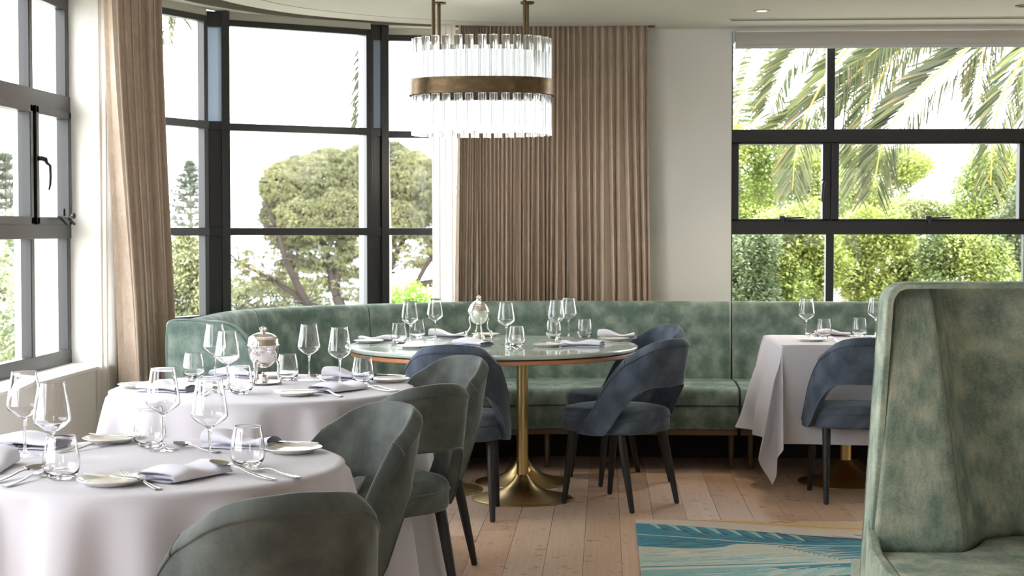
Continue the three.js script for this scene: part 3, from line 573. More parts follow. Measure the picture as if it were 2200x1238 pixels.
  blob([...curve([[0.5, 1.0], [0.9, 0.89], [1.3, 0.79], [2.4, 0.63]]), ...curve([[2.4, 1.1], [1.3, 1.12], [0.8, 1.22]])], teal);
  for (let i = 0; i < 12; i++) { const x = 0.52 + i * 0.06, y = 1.02 - i * 0.016; blob([[x, y + 0.03], [x + 0.05, y + 0.02], [x + 0.02, y + 0.1], [x - 0.06, y + 0.2], [x - 0.1, y + 0.19]], i % 2 ? [146, 184, 180] : [176, 196, 186]); }
  barbs(() => { const x = R(0.0, 1.2); return [x, lerp(1.12, 0.86, x / 1.0) + R(0.02, 0.3), Math.PI + R(-0.5, -0.3)]; }, 70, [[104, 160, 164], [170, 194, 186], [206, 200, 182]], 0.16, 0.005, 0.014);
  line(curve([[0.0, 1.03], [0.4, 0.96], [0.7, 0.9]]), 0.014, teal);
  line(curve([[0.0, 1.07], [0.5, 0.965], [0.9, 0.865], [1.3, 0.765], [2.4, 0.6]]), 0.03, [208, 200, 182]);
  feather([[0.2, 1.9], [0.7, 1.55], [1.3, 1.35], [2.4, 1.25]], (k) => 0.3, (k) => 0.34, teal, [120, 170, 172], [212, 204, 186], 0.3, 5);
  const px = g.getImageData(0, 0, W, H).data;
  const map = tex(1024, (u, v) => { const i = ((Math.floor((1 - v) * 1023.99) ) * W + Math.floor(u * W)) * 4, n = (N1(u * 640, v * 640) - 0.5) * 22; return [px[i] + n, px[i + 1] + n, px[i + 2] + n]; }, {});
  map.wrapS = map.wrapT = THREE.ClampToEdgeWrapping;
  const tuft = tex(512, (u, v) => 128 + 110 * (N2(u * 320, v * 320) - 0.5), { srgb: false });
  const m = phys({ map, roughness: 0.95, sheen: 0.3, sheenColor: rgb(0.4, 0.45, 0.45), bumpMap: tuft, bumpScale: 0.002 });
  const rg = new RoundedBoxGeometry(2.4, 0.012, 2.4, 2, 0.005).translate(0, 0.0065, 0), p = rg.attributes.position, uv = rg.attributes.uv;
  for (let i = 0; i < p.count; i++) uv.setXY(i, p.getX(i) / 2.4 + 0.5, 0.5 - p.getZ(i) / 2.4);
  single('rug', rg, m, 'cream rug with teal feather pattern on the wooden floor', 'rug', [1.34, 0, -5.97]);
}

// ------------------------------------------------------------------ chairs: open-backed barrel chair, facing +z
const chairs = {};
{
  const T = table([[0, 0.815], [22, 0.804], [36, 0.783], [48, 0.751], [58, 0.72], [75, 0.612], [90, 0.468], [107, 0.372]]);
  const B = table([[0, 0.59], [24, 0.588], [36, 0.565], [47, 0.52], [57, 0.455], [66, 0.388], [73, 0.36], [107, 0.358]]);
  const sq = (c, e) => Math.sign(c) * Math.pow(Math.abs(c), e);
  const at = (deg, h, off) => {
    const a = deg * DEG, s = (h - 0.42) / 0.39, c = Math.cos(a), r = 0.004 * Math.max(0, 1 - s);
    return [(0.216 + off + r) * sq(Math.sin(a), 0.68) * (1 - 0.035 * clamp(s)), h, -(0.222 + off) * sq(c, 0.9) - 0.09 * clamp(s, -0.3, 1.1) * Math.max(0, c)];
  };
  const TH = 0.034, prof = []; // distances below the top edge and offsets out, once round the shell
  const shell = (PH0, PH1, list, n) => grid(n, list.length - 1, (u, v) => {
    const d = lerp(PH0, PH1, u), ad = Math.abs(d), t = T(ad), b = B(ad), [k, dn, off] = list[Math.round(v * (list.length - 1))];
    return at(d, Math.max(b, k === 0 ? Math.max(t - dn, b + 0.0) : lerp(t - dn, b, k)), off);
  }, { uvf: (u, v, q) => [lerp(PH0, PH1, u) * DEG * 0.26, q[1] + list[Math.round(v * (list.length - 1))][2]] });
  const out = [];
  for (let i = 0; i <= 6; i++) out.push([1 - i / 6, 0.031, TH]);
  out.push([0, 0.022, 0.031], [0, 0.013, 0.023], [0, 0.006, 0.015], [0, 0.001, 0.009], [0, 0, 0.005], [0, 0.003, 0.001]);
  for (let i = 0; i <= 6; i++) out.push([i / 6, 0.008, 0]);
  out.push([1, 0.02, TH]);
  const rim = [[0, 0.039, TH - 0.002], [0, 0.037, TH + 0.002], [0, 0.031, TH + 0.003], [0, 0.021, 0.0335], [0, 0.011, 0.0255], [0, 0.004, 0.017], [0, -0.0015, 0.0105], [0, -0.0025, 0.005], [0, 0.001, 0], [0, 0.004, 0.001]];
  const back = shell(-107, 107, out, 108), rimG = shell(-102, 102, rim, 100);
  const seam = (deg) => limb(rim.slice(1, -1).map(([, dn, off]) => { const [x, y, z] = at(deg, T(Math.abs(deg)) - dn, off + 0.0006); return V(x, y, z); }), 0.0022, 5);
  const lower = limb(Array.from({ length: 60 }, (_, i) => { const d = lerp(-72, 72, i / 59); return V(...at(d, B(Math.abs(d)), TH)); }), 0.003, 5);
  const rings = [[0.001, 0.36], [0.9, 0.36], [0.965, 0.364], [0.985, 0.374], [0.99, 0.388], [0.99, 0.425], [1.0, 0.434], [0.995, 0.444], [0.97, 0.46], [0.92, 0.47], [0.8, 0.477], [0.5, 0.482], [0.001, 0.483]];
  const seat = closeU(grid(56, rings.length - 1, (u, v) => { const [s, y] = rings[Math.round(v * (rings.length - 1))], a = u * 2 * Math.PI; return [0.23 * s * sq(Math.cos(a), 0.72), y, 0.03 - 0.246 * s * sq(Math.sin(a), 0.72)]; }, { uvf: (u, v, q) => [q[0] + (q[1] - 0.4), q[2] + (q[1] - 0.4)] }), 56, rings.length - 1);
  const welt = limb(Array.from({ length: 65 }, (_, i) => { const a = i / 64 * 2 * Math.PI; return V(0.2305 * sq(Math.cos(a), 0.72), 0.433, 0.03 - 0.2465 * sq(Math.sin(a), 0.72)); }), 0.0035, 5, false);
  const leg = (sx, sz) => limb([V(sx * 0.165, 0.365, sz < 0 ? -0.125 : 0.165), V(sx * 0.172, 0.2, sz < 0 ? -0.162 : 0.185), V(sx * 0.18, 0.004, sz < 0 ? -0.205 : 0.207)], [0.021, 0.018, 0.0125], 14);
  const glide = (sx, sz) => lathe([[0, 0], [0.009, 0], [0.009, 0.005], [0, 0.005]], 10).translate(sx * 0.18, 0, sz < 0 ? -0.205 : 0.207);
  const G = { back, rimG, seams: [seam(-57), seam(57)], lower, seat, welt };
  const make = (name, label, vel, pip) => {
    const t = thing(name, label, 'chair');
    part('backrest', back, vel, t); part('rim', rimG, vel, t); for (const s of G.seams) part('seam', s, vel, t); part('piping', lower, vel, t);
    part('seat', seat, vel, t); part('welt', welt, vel, t);
    for (const sx of [-1, 1]) for (const sz of [-1, 1]) { const l = part('leg', leg(sx, sz), M.legBlack, t); part('glide', glide(sx, sz), M.hardware, l); }
    return t;
  };
  const put = (proto, first, label, x, z, turn, group) => { if (!first.used) { first.used = 1; proto.position.set(x, 0, z); proto.rotation.y = turn; proto.userData.label = label; proto.userData.group = group; return proto; } return copy(proto, label, [x, 0, z], turn, group); };
  const grey = make('dining_chair', '', M.velvetGrey, M.greyPiping), blue = make('dining_chair', '', M.velvetBlue, M.bluePiping), fg = {}, fb = {};
  const GC = 'grey-green velvet chairs at the two white tables', BC = 'blue velvet chairs at the far tables';
  for (const [label, x, z, turn] of CHAIRS_GREY) put(grey, fg, label, x, z, turn * DEG, GC);
  for (const [label, x, z, turn] of CHAIRS_BLUE) put(blue, fb, label, x, z, turn * DEG, BC);
}

// ------------------------------------------------------------------ tables
const pedestal = lathe([[0, 0], [0.248, 0], [0.25, 0.003], [0.249, 0.006], [0.235, 0.009], [0.19, 0.018], [0.14, 0.032], [0.1, 0.049], [0.072, 0.068], [0.052, 0.088], [0.04, 0.106], [0.034, 0.117], [0.0305, 0.119], [0.029, 0.122], [0.029, 0.7]], 64);
const pedestalPart = (t, x, z) => part('pedestal', pedestal.clone().translate(x, 0, z), M.brass, t);
const disc = (R0, y0, y1, r) => lathe([[0, y0], [R0 - r, y0], [R0 - r * 0.3, y0 + r * 0.3], [R0, y0 + r], [R0, y1 - r], [R0 - r * 0.3, y1 - r * 0.3], [R0 - r, y1], [0, y1]], 96);
const flatUV = (g, s = 1) => { const p = g.attributes.position, uv = g.attributes.uv; for (let i = 0; i < p.count; i++) uv.setXY(i, p.getX(i) * s, p.getZ(i) * s + p.getY(i)); return g; };
// where things stand
const T1 = [-1.117, -3.81], T2 = [-1.243, -5.69], T3 = [-0.56, -7.9], T4 = [1.265, -8.32], TOP = 0.752;
{
  const a = thing('round_table', 'round pedestal table under the nearest white cloth, mostly hidden', 'table', [T1[0], 0, T1[1]]);
  part('tabletop', disc(0.46, 0.72, 0.747, 0.006), M.woodBand, a); pedestalPart(a, 0, 0);
  const b = thing('round_table', 'round pedestal table under the second white cloth, mostly hidden', 'table', [T2[0], 0, T2[1]]);
  part('tabletop', disc(0.54, 0.72, 0.747, 0.006), M.woodBand, b); pedestalPart(b, 0, 0);
  const c = thing('stone_table', 'large round pale green stone table with wooden band and brass pedestals', 'table', [T3[0], 0, T3[1]]);
  part('tabletop', flatUV(disc(0.725, 0.73, TOP, 0.007)), M.stone, c); part('edge_band', disc(0.71, 0.704, 0.725, 0.004), M.woodBand, c); part('core', disc(0.6, 0.7, 0.732, 0.002), M.plinth, c);
  pedestalPart(c, 0.154, 0.13); pedestalPart(c, 0.13, -0.38); pedestalPart(c, -0.31, -0.1);
  const d = thing('square_table', 'square table on brass pedestal under white cloth by back banquette', 'table', [T4[0], 0, T4[1]]);
  part('tabletop', box(-0.365, 0.365, 0.72, 0.747, -0.365, 0.365, 0.006), M.woodBand, d); pedestalPart(d, 0, -0.05);
}
// round floor-length cloth: flat top, rolled edge, folds that open towards the floor
function roundCloth(RR, seed, foldN) {
  reseed(seed); const hs = []; for (let i = 0; i < 5; i++) hs.push([foldN + Math.round(R(-3, 3)) + i, R(0, 6.28), R(0.4, 1)]);
  const rows = [[0.001, 0], [0.5, 0], [0.9, 0], [0.96, 0], [0.985, 0.001], [1, 0.006], [1, 0.016]];
  const nv = rows.length - 1 + 26;
  return closeU(grid(220, nv, (u, v) => {
    const j = Math.round(v * nv), a = u * 2 * Math.PI; let f = 0; for (const [n, p, w] of hs) f += w * Math.sin(n * a + p); f = Math.tanh(f * 0.8);
    if (j < rows.length) { const [s, d] = rows[j]; const rr = (RR + 0.004 * smooth(0.985, 1, s)) * s; return [rr * Math.cos(a), TOP - d, -rr * Math.sin(a)]; }
    const k = (j - rows.length + 1) / 26, y = lerp(TOP - 0.016, 0.012, Math.pow(k, 1.15)), drop = (TOP - y) / TOP;
    const rr = RR + 0.004 + 0.085 * Math.pow(drop, 0.8) + 0.08 * f * Math.pow(drop, 0.62), sw = 0.25 * f * drop / foldN;
    return [rr * Math.cos(a + sw), y, -rr * Math.sin(a + sw)];
  }, { uvf: (u, v, q) => [q[0] + q[1], q[2] - q[1]] }), 220, nv);
}
single('tablecloth', roundCloth(0.475, 61, 10), M.linen, 'white floor-length cloth on the nearest round table at the left', 'tablecloth', [T1[0], 0, T1[1]], 0, 'white round tablecloths');
single('tablecloth', roundCloth(0.545, 64, 11), M.linen, 'white floor-length cloth on the second round table, with the egg-shaped warmer', 'tablecloth', [T2[0], 0, T2[1]], 0, 'white round tablecloths');
{ // square cloth: sides hang, corners fall in folds
  const h = 0.38, S = 0.88, N = 96;
  const g = grid(N, N, (u, v) => {
    const a = lerp(-S, S, u), b = lerp(-S, S, v), sa = Math.sign(a) || 1, sb = Math.sign(b) || 1, oa = Math.max(0, Math.abs(a) - h), ob = Math.max(0, Math.abs(b) - h);
    let x = clamp(a, -h, h), z = clamp(b, -h, h), y = TOP + 0.001;
    const rr = Math.hypot(oa, ob);
    if (rr > 0) {
      const th = Math.atan2(ob, oa), k = Math.sin(2 * th), fold = Math.sin(th * 6) * k;
      const tilt = (0.02 + 0.3 * k * (0.5 + 0.5 * Math.sin(th * 6 - 0.6))) * smooth(0, 0.2, rr), az = th + 0.45 * fold;
      const drop = rr * Math.cos(tilt) - 0.006, wave = 0.016 * Math.sin(a * 9 + b * 7 + 1.3) * smooth(0.1, 0.5, rr) * (1 - k);
      const o = rr * Math.sin(tilt) + 0.006 + wave + 0.02 * rr;
      const leanOut = sa < 0 && oa > 0 ? 0.3 * (1 + 0.3 * Math.sin(z * 22 + 1)) * clamp((h - z) / (2 * h)) * Math.min(oa, 0.5) : 0;   // the left side is pushed out by the seat behind it
      if (sb < 0 && oa > 0 && ob > 0) { x += sa * (0.02 + 0.08 * ob) - leanOut; z -= 0.012 + 0.02 * Math.sin(oa * 20); y -= Math.min(0.5, rr); }
      else { x += sa * o * Math.cos(az) - leanOut; z += sb * (sb < 0 ? 0.012 : o * Math.sin(az)); y -= Math.max(0, drop); }
    }
    return [x, y, z];
  }, { uvf: (u, v) => [u * 1.76, v * 1.76] });
  single('tablecloth', flip(g), M.linen, 'white square cloth with a pointed corner hanging on the square table', 'tablecloth', [T4[0], 0, T4[1]]);
}

// ------------------------------------------------------------------ chandelier
{
  const C = [-0.66, -8.45], A = 0.382, BB = 0.26;   // half axes of the oval
  const t = thing('chandelier', 'oval chandelier of fluted glass rods with bronze band on four bronze rods', 'chandelier', [C[0], 0, C[1]]);
  const oval = (k, a, b) => { const w = k * 2 * Math.PI, e = 0.8, c = Math.cos(w), s = Math.sin(w); return [Math.sign(c) * Math.pow(Math.abs(c), e) * a, Math.sign(s) * Math.pow(Math.abs(s), e) * b]; };
  const ring = (a, b, y0, y1, n = 96) => closeU(grid(n, 1, (u, v) => { const [x, z] = oval(u, a, b); return [x, lerp(y0, y1, v), -z]; }, { su: 2, sv: 0.1 }), n, 1);
  const cap = (a, b, y, up) => { const g = closeU(grid(64, 1, (u, v) => { const [x, z] = oval(u, a * v + 1e-4, b * v + 1e-4); return [x, y, -z]; }), 64, 1); return g; };
  part('band', merge([ring(A + 0.006, BB + 0.006, 2.04, 2.123), ring(A - 0.0, BB - 0.0, 2.04, 2.123), closeU(grid(96, 1, (u, v) => { const [x, z] = oval(u, A + 0.006 * v, BB + 0.006 * v); return [x, 2.123, -z]; }), 96, 1), closeU(grid(96, 1, (u, v) => { const [x, z] = oval(u, A + 0.006 * v, BB + 0.006 * v); return [x, 2.04, -z]; }), 96, 1)]), M.bronze, t);
  const flute = (y0, y1) => { const n = 36, sec = []; for (let i = 0; i <= n; i++) { const w = i / n * 2 * Math.PI, r = 0.0205 + 0.0015 * Math.cos(w * 12); sec.push([r * Math.cos(w), r * Math.sin(w)]); }
    const g = grid(n, 3, (u, v) => { const [x, z] = sec[Math.round(u * n)], j = Math.round(v * 3), s = j === 0 || j === 3 ? 0.001 : 1; return [x * s, j < 2 ? y0 : y1, -z * s]; }); const q = g.toNonIndexed(); q.computeVertexNormals(); return q; };
  const up = flute(2.125, 2.34), dn = flute(1.832, 2.038), n = 31;
  // equal steps round the oval
  const P = []; let len = [0]; for (let i = 0; i <= 400; i++) { P.push(oval(i / 400, A - 0.03, BB - 0.03)); if (i) len.push(len[i - 1] + Math.hypot(P[i][0] - P[i - 1][0], P[i][1] - P[i - 1][1])); }
  const spot = (k) => { const L = (k % 1) * len[400]; let i = 1; while (len[i] < L) i++; return P[i]; };
  for (let i = 0; i < n; i++) { const [x, z] = spot((i + 0.5) / n); part('glass_rod', up, M.rod, t).position.set(x, 0, -z); }
  for (let i = 0; i < n; i++) { const [x, z] = spot((i + 0.5) / n); part('glass_rod', dn, M.rod, t).position.set(x, 0, -z); }
  part('frame', merge([ring(A - 0.006, BB - 0.006, 2.05, 2.115), cap(A - 0.006, BB - 0.006, 2.082)]), M.bronze, t);
  for (const [y0, y1] of [[2.09, 2.27], [1.872, 2.0]]) part('diffuser', merge([ring(A - 0.065, BB - 0.065, y0, y1), cap(A - 0.065, BB - 0.065, y0), cap(A - 0.065, BB - 0.065, y1)]), M.diffuser, t);
  for (const [x, z] of [[-0.243, 0.13], [0.237, 0.13], [-0.243, -0.15], [0.237, -0.15]]) {
    part('hanging_rod', new THREE.CylinderGeometry(0.0095, 0.0095, CEIL - 2.1, 14).translate(x, (CEIL + 2.1) / 2, z), M.bronze, t);
    part('ceiling_plate', lathe([[0, CEIL - 0.01], [0.036, CEIL - 0.01], [0.038, CEIL - 0.007], [0.038, CEIL], [0, CEIL]], 24).translate(x, 0, z), M.bronze, t);
  }
  const a = new THREE.PointLight(0xfff4e4, 0.9); a.position.set(C[0], 1.8, C[1]); a.castShadow = true; a.shadow.radius = 8; scene.add(a);
}
// recessed lamps and the linear vent in the ceiling
for (const [x, z, lit, label] of [[0.878, -9.018, 1, 'small lit recessed downlight in the ceiling near the back window'], [2.295, -8.9, 0, 'dark recessed downlight at the right edge of the ceiling']]) {
  const t = thing('downlight', label, 'downlight', [x, CEIL, z]);
  part('rim', lathe([[0.03, -0.004], [0.046, -0.004], [0.048, 0], [0.03, 0.001], [0.028, -0.002]], 28), lit ? M.ceiling : M.hardware, t);
  part('lamp', lathe([[0, -0.0015], [0.031, -0.0015]], 24), lit ? M.lamp : M.hardware, t);
  if (lit) { const s = new THREE.SpotLight(0xffe2b8, 3, 0, 0.7, 0.6); s.position.set(x, CEIL - 0.02, z); s.target.position.set(x, 0, z); s.castShadow = true; scene.add(s, s.target); }
}
{
  const t = thing('air_vent', 'long linear air vent slot in the ceiling above the back window', 'air vent', [0.73, CEIL, -9.38]);
  part('frame', merge([box(0, 2.2, -0.006, 0, -0.035, -0.028), box(0, 2.2, -0.006, 0, 0.028, 0.035), box(-0.006, 0.004, -0.006, 0, -0.035, 0.035)]), M.ceiling, t);
  part('slot', box(0, 2.2, -0.001, 0, -0.028, 0.028), M.slot, t);
  for (const z of [-0.01, 0.01]) part('slat', box(0.002, 2.2, -0.005, -0.001, z - 0.003, z + 0.003), M.slot, t);
}

// ------------------------------------------------------------------ tableware
const ON = TOP + 0.0018;   // what lies on a cloth
const ws = V(1, 1, 1);
const place = (proto, state, label, x, z, turn, group, { y = ON, tilt = 0, roll = 0 } = {}) => {
  const o = state.n ? copy(proto, label, [x, y, z], 0, group) : proto; state.n = 1;
  o.position.set(x, y, z); o.rotation.set(roll, turn * DEG, tilt * DEG, 'YXZ'); o.userData.label = label; if (group) o.userData.group = group;
  return o;
};
const NEAR = 'on the nearest white table', SECOND = 'on the second white table', STONE = 'on the round stone table', SQUARE = 'on the square table at the back';
{ // wine glasses
  const t = thing('wine_glass', '', 'wine glass'), s = {};
  const sm = (pts, n) => spline(pts.map((p) => [p[0], p[1], 0]), n).map((p) => [p.x, p.y]);
  const outB = sm([[0.0042, 0.088], [0.0058, 0.0925], [0.011, 0.097], [0.022, 0.1035], [0.034, 0.1115], [0.0412, 0.1185], [0.0436, 0.126], [0.0428, 0.135], [0.0385, 0.164], [0.0305, 0.213]], 40);
  const inB = sm([[0.0296, 0.213], [0.0376, 0.164], [0.0419, 0.135], [0.0426, 0.1265], [0.0402, 0.1195], [0.033, 0.1128], [0.021, 0.105], [0.01, 0.099], [0.003, 0.0967], [0, 0.0962]], 40);
  part('bowl', lathe([...outB, [0.0302, 0.2137], ...inB], 56), M.clear, t);
  part('stem', lathe(sm([[0.0062, 0.0085], [0.0042, 0.02], [0.0034, 0.04], [0.0034, 0.07], [0.0042, 0.088]], 16), 20), M.clear, t);
  part('foot', lathe([[0, 0], [0.0415, 0], [0.0425, 0.0008], [0.0415, 0.0016], [0.025, 0.0028], [0.012, 0.0048], [0.0078, 0.0068], [0.0062, 0.0085]], 48), M.glassFoot, t);
  [['leftmost wine glass ' + NEAR, -1.46, -3.896, 0], ['wine glass behind the front-left tumbler ' + NEAR, -1.29, -3.616, 0], ['wine glass beside the back tumbler ' + NEAR, -1.139, -4.016, 0], ['wine glass at the right, behind the front napkin ' + NEAR, -0.947, -3.737, 0],
    ['farther wine glass of the left pair ' + SECOND, -1.48, -5.927, 1], ['nearer wine glass of the left pair ' + SECOND, -1.333, -5.517, 1], ['wine glass just right of the warmer ' + SECOND, -1.123, -5.948, 1], ['rightmost wine glass ' + SECOND, -0.973, -5.757, 1],
    ['leftmost wine glass ' + STONE, -0.982, -7.93, 2], ['second wine glass from the left ' + STONE, -0.888, -8.241, 2], ['wine glass just right of the warmer ' + STONE, -0.489, -7.825, 2], ['left one of two overlapping wine glasses ' + STONE, -0.249, -8.104, 2], ['rightmost wine glass ' + STONE, -0.193, -8.39, 2],
    ['left wine glass ' + SQUARE, 1.067, -8.464, 3], ['right wine glass ' + SQUARE + ' beside the booth edge', 1.454, -8.6, 3]]
    .forEach(([l, x, z, k], i) => place(t, s, 'clear stemmed ' + l, x, z, i * 37, 'wine glasses on the tables'));
}
{ // tumblers
  const o = spline([[0.0255, 0.0004, 0], [0.031, 0.004, 0], [0.0385, 0.016, 0], [0.0418, 0.032, 0], [0.0405, 0.052, 0], [0.0325, 0.0975, 0]], 40).map((p) => [p.x, p.y]);
  const n = spline([[0.0313, 0.0975, 0], [0.0391, 0.052, 0], [0.0402, 0.033, 0], [0.0365, 0.018, 0], [0.028, 0.0095, 0], [0.012, 0.0085, 0], [0, 0.0088, 0]], 40).map((p) => [p.x, p.y]);
  const t = single('tumbler', lathe([[0, 0.0015], [0.018, 0.0012], [0.024, 0], ...o, [0.032, 0.0983], ...n], 56), M.clear, '', 'tumbler'), s = {};
  [['front-left tumbler ' + NEAR, -1.242, -3.541], ['back tumbler ' + NEAR, -1.195, -4.084], ['right tumbler ' + NEAR + ' beside the crumpled napkin', -0.858, -3.75],
    ['leftmost tumbler ' + SECOND, -1.584, -6.01], ['tumbler just left of the warmer ' + SECOND, -1.267, -5.439], ['tumbler just right of the warmer ' + SECOND, -1.208, -5.962], ['rightmost tumbler ' + SECOND, -0.899, -5.832],
    ['leftmost tumbler ' + STONE, -1.046, -7.989], ['tumbler behind the leftmost wine glass ' + STONE, -0.995, -8.36], ['front tumbler ' + STONE + ' near the spoon', -0.434, -7.765], ['tumbler behind the two overlapping wine glasses ' + STONE, -0.27, -8.33], ['rightmost tumbler ' + STONE, -0.109, -8.44],
    ['left tumbler ' + SQUARE, 1.165, -8.507], ['right tumbler ' + SQUARE, 1.37, -8.62]]
    .forEach(([l, x, z], i) => place(t, s, 'clear glass ' + l, x, z, i * 51, 'tumblers on the tables'));
}
{ // side plates
  const t = single('side_plate', lathe([[0, 0.003], [0.045, 0.003], [0.048, 0], [0.052, 0], [0.054, 0.003], [0.074, 0.0105], [0.0765, 0.0125], [0.075, 0.0138], [0.056, 0.0075], [0.05, 0.0062], [0, 0.006]], 64), M.porcelain, '', 'plate'), s = {};
  [['front plate ' + NEAR, -1.105, -3.475], ['back-left plate ' + NEAR, -1.325, -4.17], ['right plate ' + NEAR + ' with raised knife', -0.8, -4.005],
    ['front plate ' + SECOND, -1.068, -5.404], ['right plate ' + SECOND, -0.81, -5.91], ['left plate ' + SECOND, -1.69, -5.644], ['plate behind the warmer ' + SECOND, -1.275, -6.073],
    ['leftmost plate ' + STONE, -1.2, -7.98], ['front plate ' + STONE + ' half hidden by a blue chair', -0.93, -7.62], ['front-right plate ' + STONE, -0.278, -7.774], ['rightmost plate ' + STONE, 0.05, -8.22], ['plate behind the warmer ' + STONE, -0.645, -8.53], ['plate ' + SQUARE, 1.068, -8.23]]
    .forEach(([l, x, z], i) => place(t, s, 'small white ' + l, x, z, i * 23, 'side plates on the tables'));
}
// cutlery lies along its own x, handle end at 0
const bar = (rows, n = 10) => { // rows: x, y, half width, half thickness
  const r = [[rows[0][0], rows[0][1], 0.0002, 0.0002], ...rows, [rows.at(-1)[0], rows.at(-1)[1], 0.0002, 0.0002]], m = r.length - 1;
  return closeU(grid(n, m, (u, v) => { const [x, y, w, h] = r[Math.round(v * m)], a = u * 2 * Math.PI; return [x, y + h * Math.sin(a), w * Math.cos(a)]; }), n, m);
};
const haft = [[0, 0.002, 0.0095, 0.0013], [0.03, 0.0022, 0.0085, 0.0014], [0.07, 0.004, 0.005, 0.0018], [0.105, 0.009, 0.0032, 0.002], [0.125, 0.0095, 0.003, 0.002], [0.14, 0.0065, 0.0038, 0.0017]];
{
  const t = thing('fork', '', 'fork'), s = {};
  part('handle', bar(haft), M.steel, t);
  part('head', bar([[0.138, 0.0068, 0.004, 0.0016], [0.146, 0.0045, 0.0095, 0.0011], [0.156, 0.0036, 0.0118, 0.0009], [0.162, 0.0036, 0.0118, 0.0009]]), M.steel, t);
  for (let k = 0; k < 4; k++) { const z = (k - 1.5) * 0.0072; part('tine', bar([[0.16, 0.0036, 0.0023, 0.0009], [0.175, 0.0042, 0.0019, 0.0009], [0.19, 0.0075, 0.0015, 0.0008], [0.2, 0.012, 0.0008, 0.0006]], 6).translate(0, 0, z), M.steel, t); }
  [['fork beside the front plate ' + NEAR, -0.975, -3.395, 128, 2], ['fork crossing the spoon at the right edge ' + NEAR, -0.7, -3.575, 139, 0], ['fork beside the back-left plate ' + NEAR, -1.39, -3.94, 64, 0], ['fork at the left edge ' + NEAR, -1.325, -3.415, 80, 0],
    ['fork beside the front plate ' + SECOND, -0.9, -5.35, 122, 1], ['fork crossing the spoon at the right ' + SECOND, -0.735, -5.56, 133, 0], ['fork lying left of the warmer ' + SECOND, -1.395, -5.35, 78, 0], ['fork behind the left napkin ' + SECOND, -1.56, -5.86, 100, 0],
    ['fork in front of the warmer ' + STONE, -0.4, -7.5, 112, 0, TOP + 0.0005], ['fork at the right rim ' + STONE, 0.1, -8.05, 160, 0, TOP + 0.0005], ['fork beside the plate ' + SQUARE, 1.19, -8.12, 95, 2]]
    .forEach(([l, x, z, turn, tilt, y]) => place(t, s, 'steel ' + l, x, z, turn, 'forks on the tables', { tilt, y: y ?? ON }));
}
{
  const t = thing('spoon', '', 'spoon'), s = {};
  part('handle', bar(haft), M.steel, t);
  const bowl = (d) => grid(28, 8, (u, v) => { const a = u * 2 * Math.PI, r = v + 0.0001, c = Math.cos(a), egg = 1 - 0.12 * c; return [0.168 + 0.0325 * r * c, 0.0112 - 0.0098 * (1 - r * r) + d * (1 - 0.5 * v), -0.0205 * r * Math.sin(a) * egg]; });
  part('bowl', merge([bowl(0), flip(bowl(-0.0012))]), M.steel, t);
  [['spoon with its bowl raised near the right tumbler ' + NEAR, -0.75, -3.54, 150, 6], ['spoon beside the back tumbler ' + NEAR, -0.985, -3.975, 139, 0], ['spoon above the fork at the left edge ' + NEAR, -1.375, -3.455, 74, 2], ['spoon at the far left ' + NEAR, -1.54, -3.87, 84, 0],
    ['spoon crossing the fork at the right ' + SECOND, -0.75, -5.53, 140, 0], ['spoon behind the rightmost wine glass ' + SECOND, -1.04, -5.87, 118, 1], ['spoon lying beside the left napkin ' + SECOND, -1.43, -5.42, 70, 0],
    ['spoon seen end on ' + STONE, -0.445, -7.49, 95, 3, TOP + 0.0005], ['spoon near the left tumbler ' + STONE, -1.17, -7.79, 30, 0, TOP + 0.0005], ['spoon behind the left wine glass ' + SQUARE, 1.1, -8.36, 92, 3]]
    .forEach(([l, x, z, turn, tilt, y]) => place(t, s, 'steel ' + l, x, z, turn, 'spoons on the tables', { tilt, y: y ?? ON }));
}
{
  const t = thing('butter_knife', '', 'knife'), s = {};
  part('handle', bar([[0, 0.0025, 0.006, 0.0022], [0.03, 0.003, 0.007, 0.0026], [0.075, 0.003, 0.0052, 0.0022], [0.085, 0.003, 0.0042, 0.0018]]), M.steel, t);
  part('blade', bar([[0.084, 0.003, 0.004, 0.0012], [0.1, 0.003, 0.0085, 0.0007], [0.135, 0.003, 0.0092, 0.0006], [0.155, 0.003, 0.007, 0.0005], [0.166, 0.003, 0.002, 0.0004]]), M.steel, t);
  [['front plate ' + NEAR, -1.03, -3.435, 154], ['back-left plate ' + NEAR, -1.25, -4.13, 153], ['right plate ' + NEAR, -0.74, -4.04, 162], ['front plate ' + SECOND, -0.99, -5.38, 172], ['right plate ' + SECOND, -0.755, -5.96, 150], ['left plate ' + SECOND, -1.75, -5.62, -14], ['front-right plate ' + STONE, -0.22, -7.72, 150], ['rightmost plate ' + STONE, 0.12, -8.2, 165], ['plate ' + SQUARE, 1.13, -8.2, 160]]
    .forEach(([l, x, z, turn]) => place(t, s, 'steel butter knife lying across the ' + l, x, z, turn, 'butter knives on side plates', { y: TOP + 0.0165 }));
}
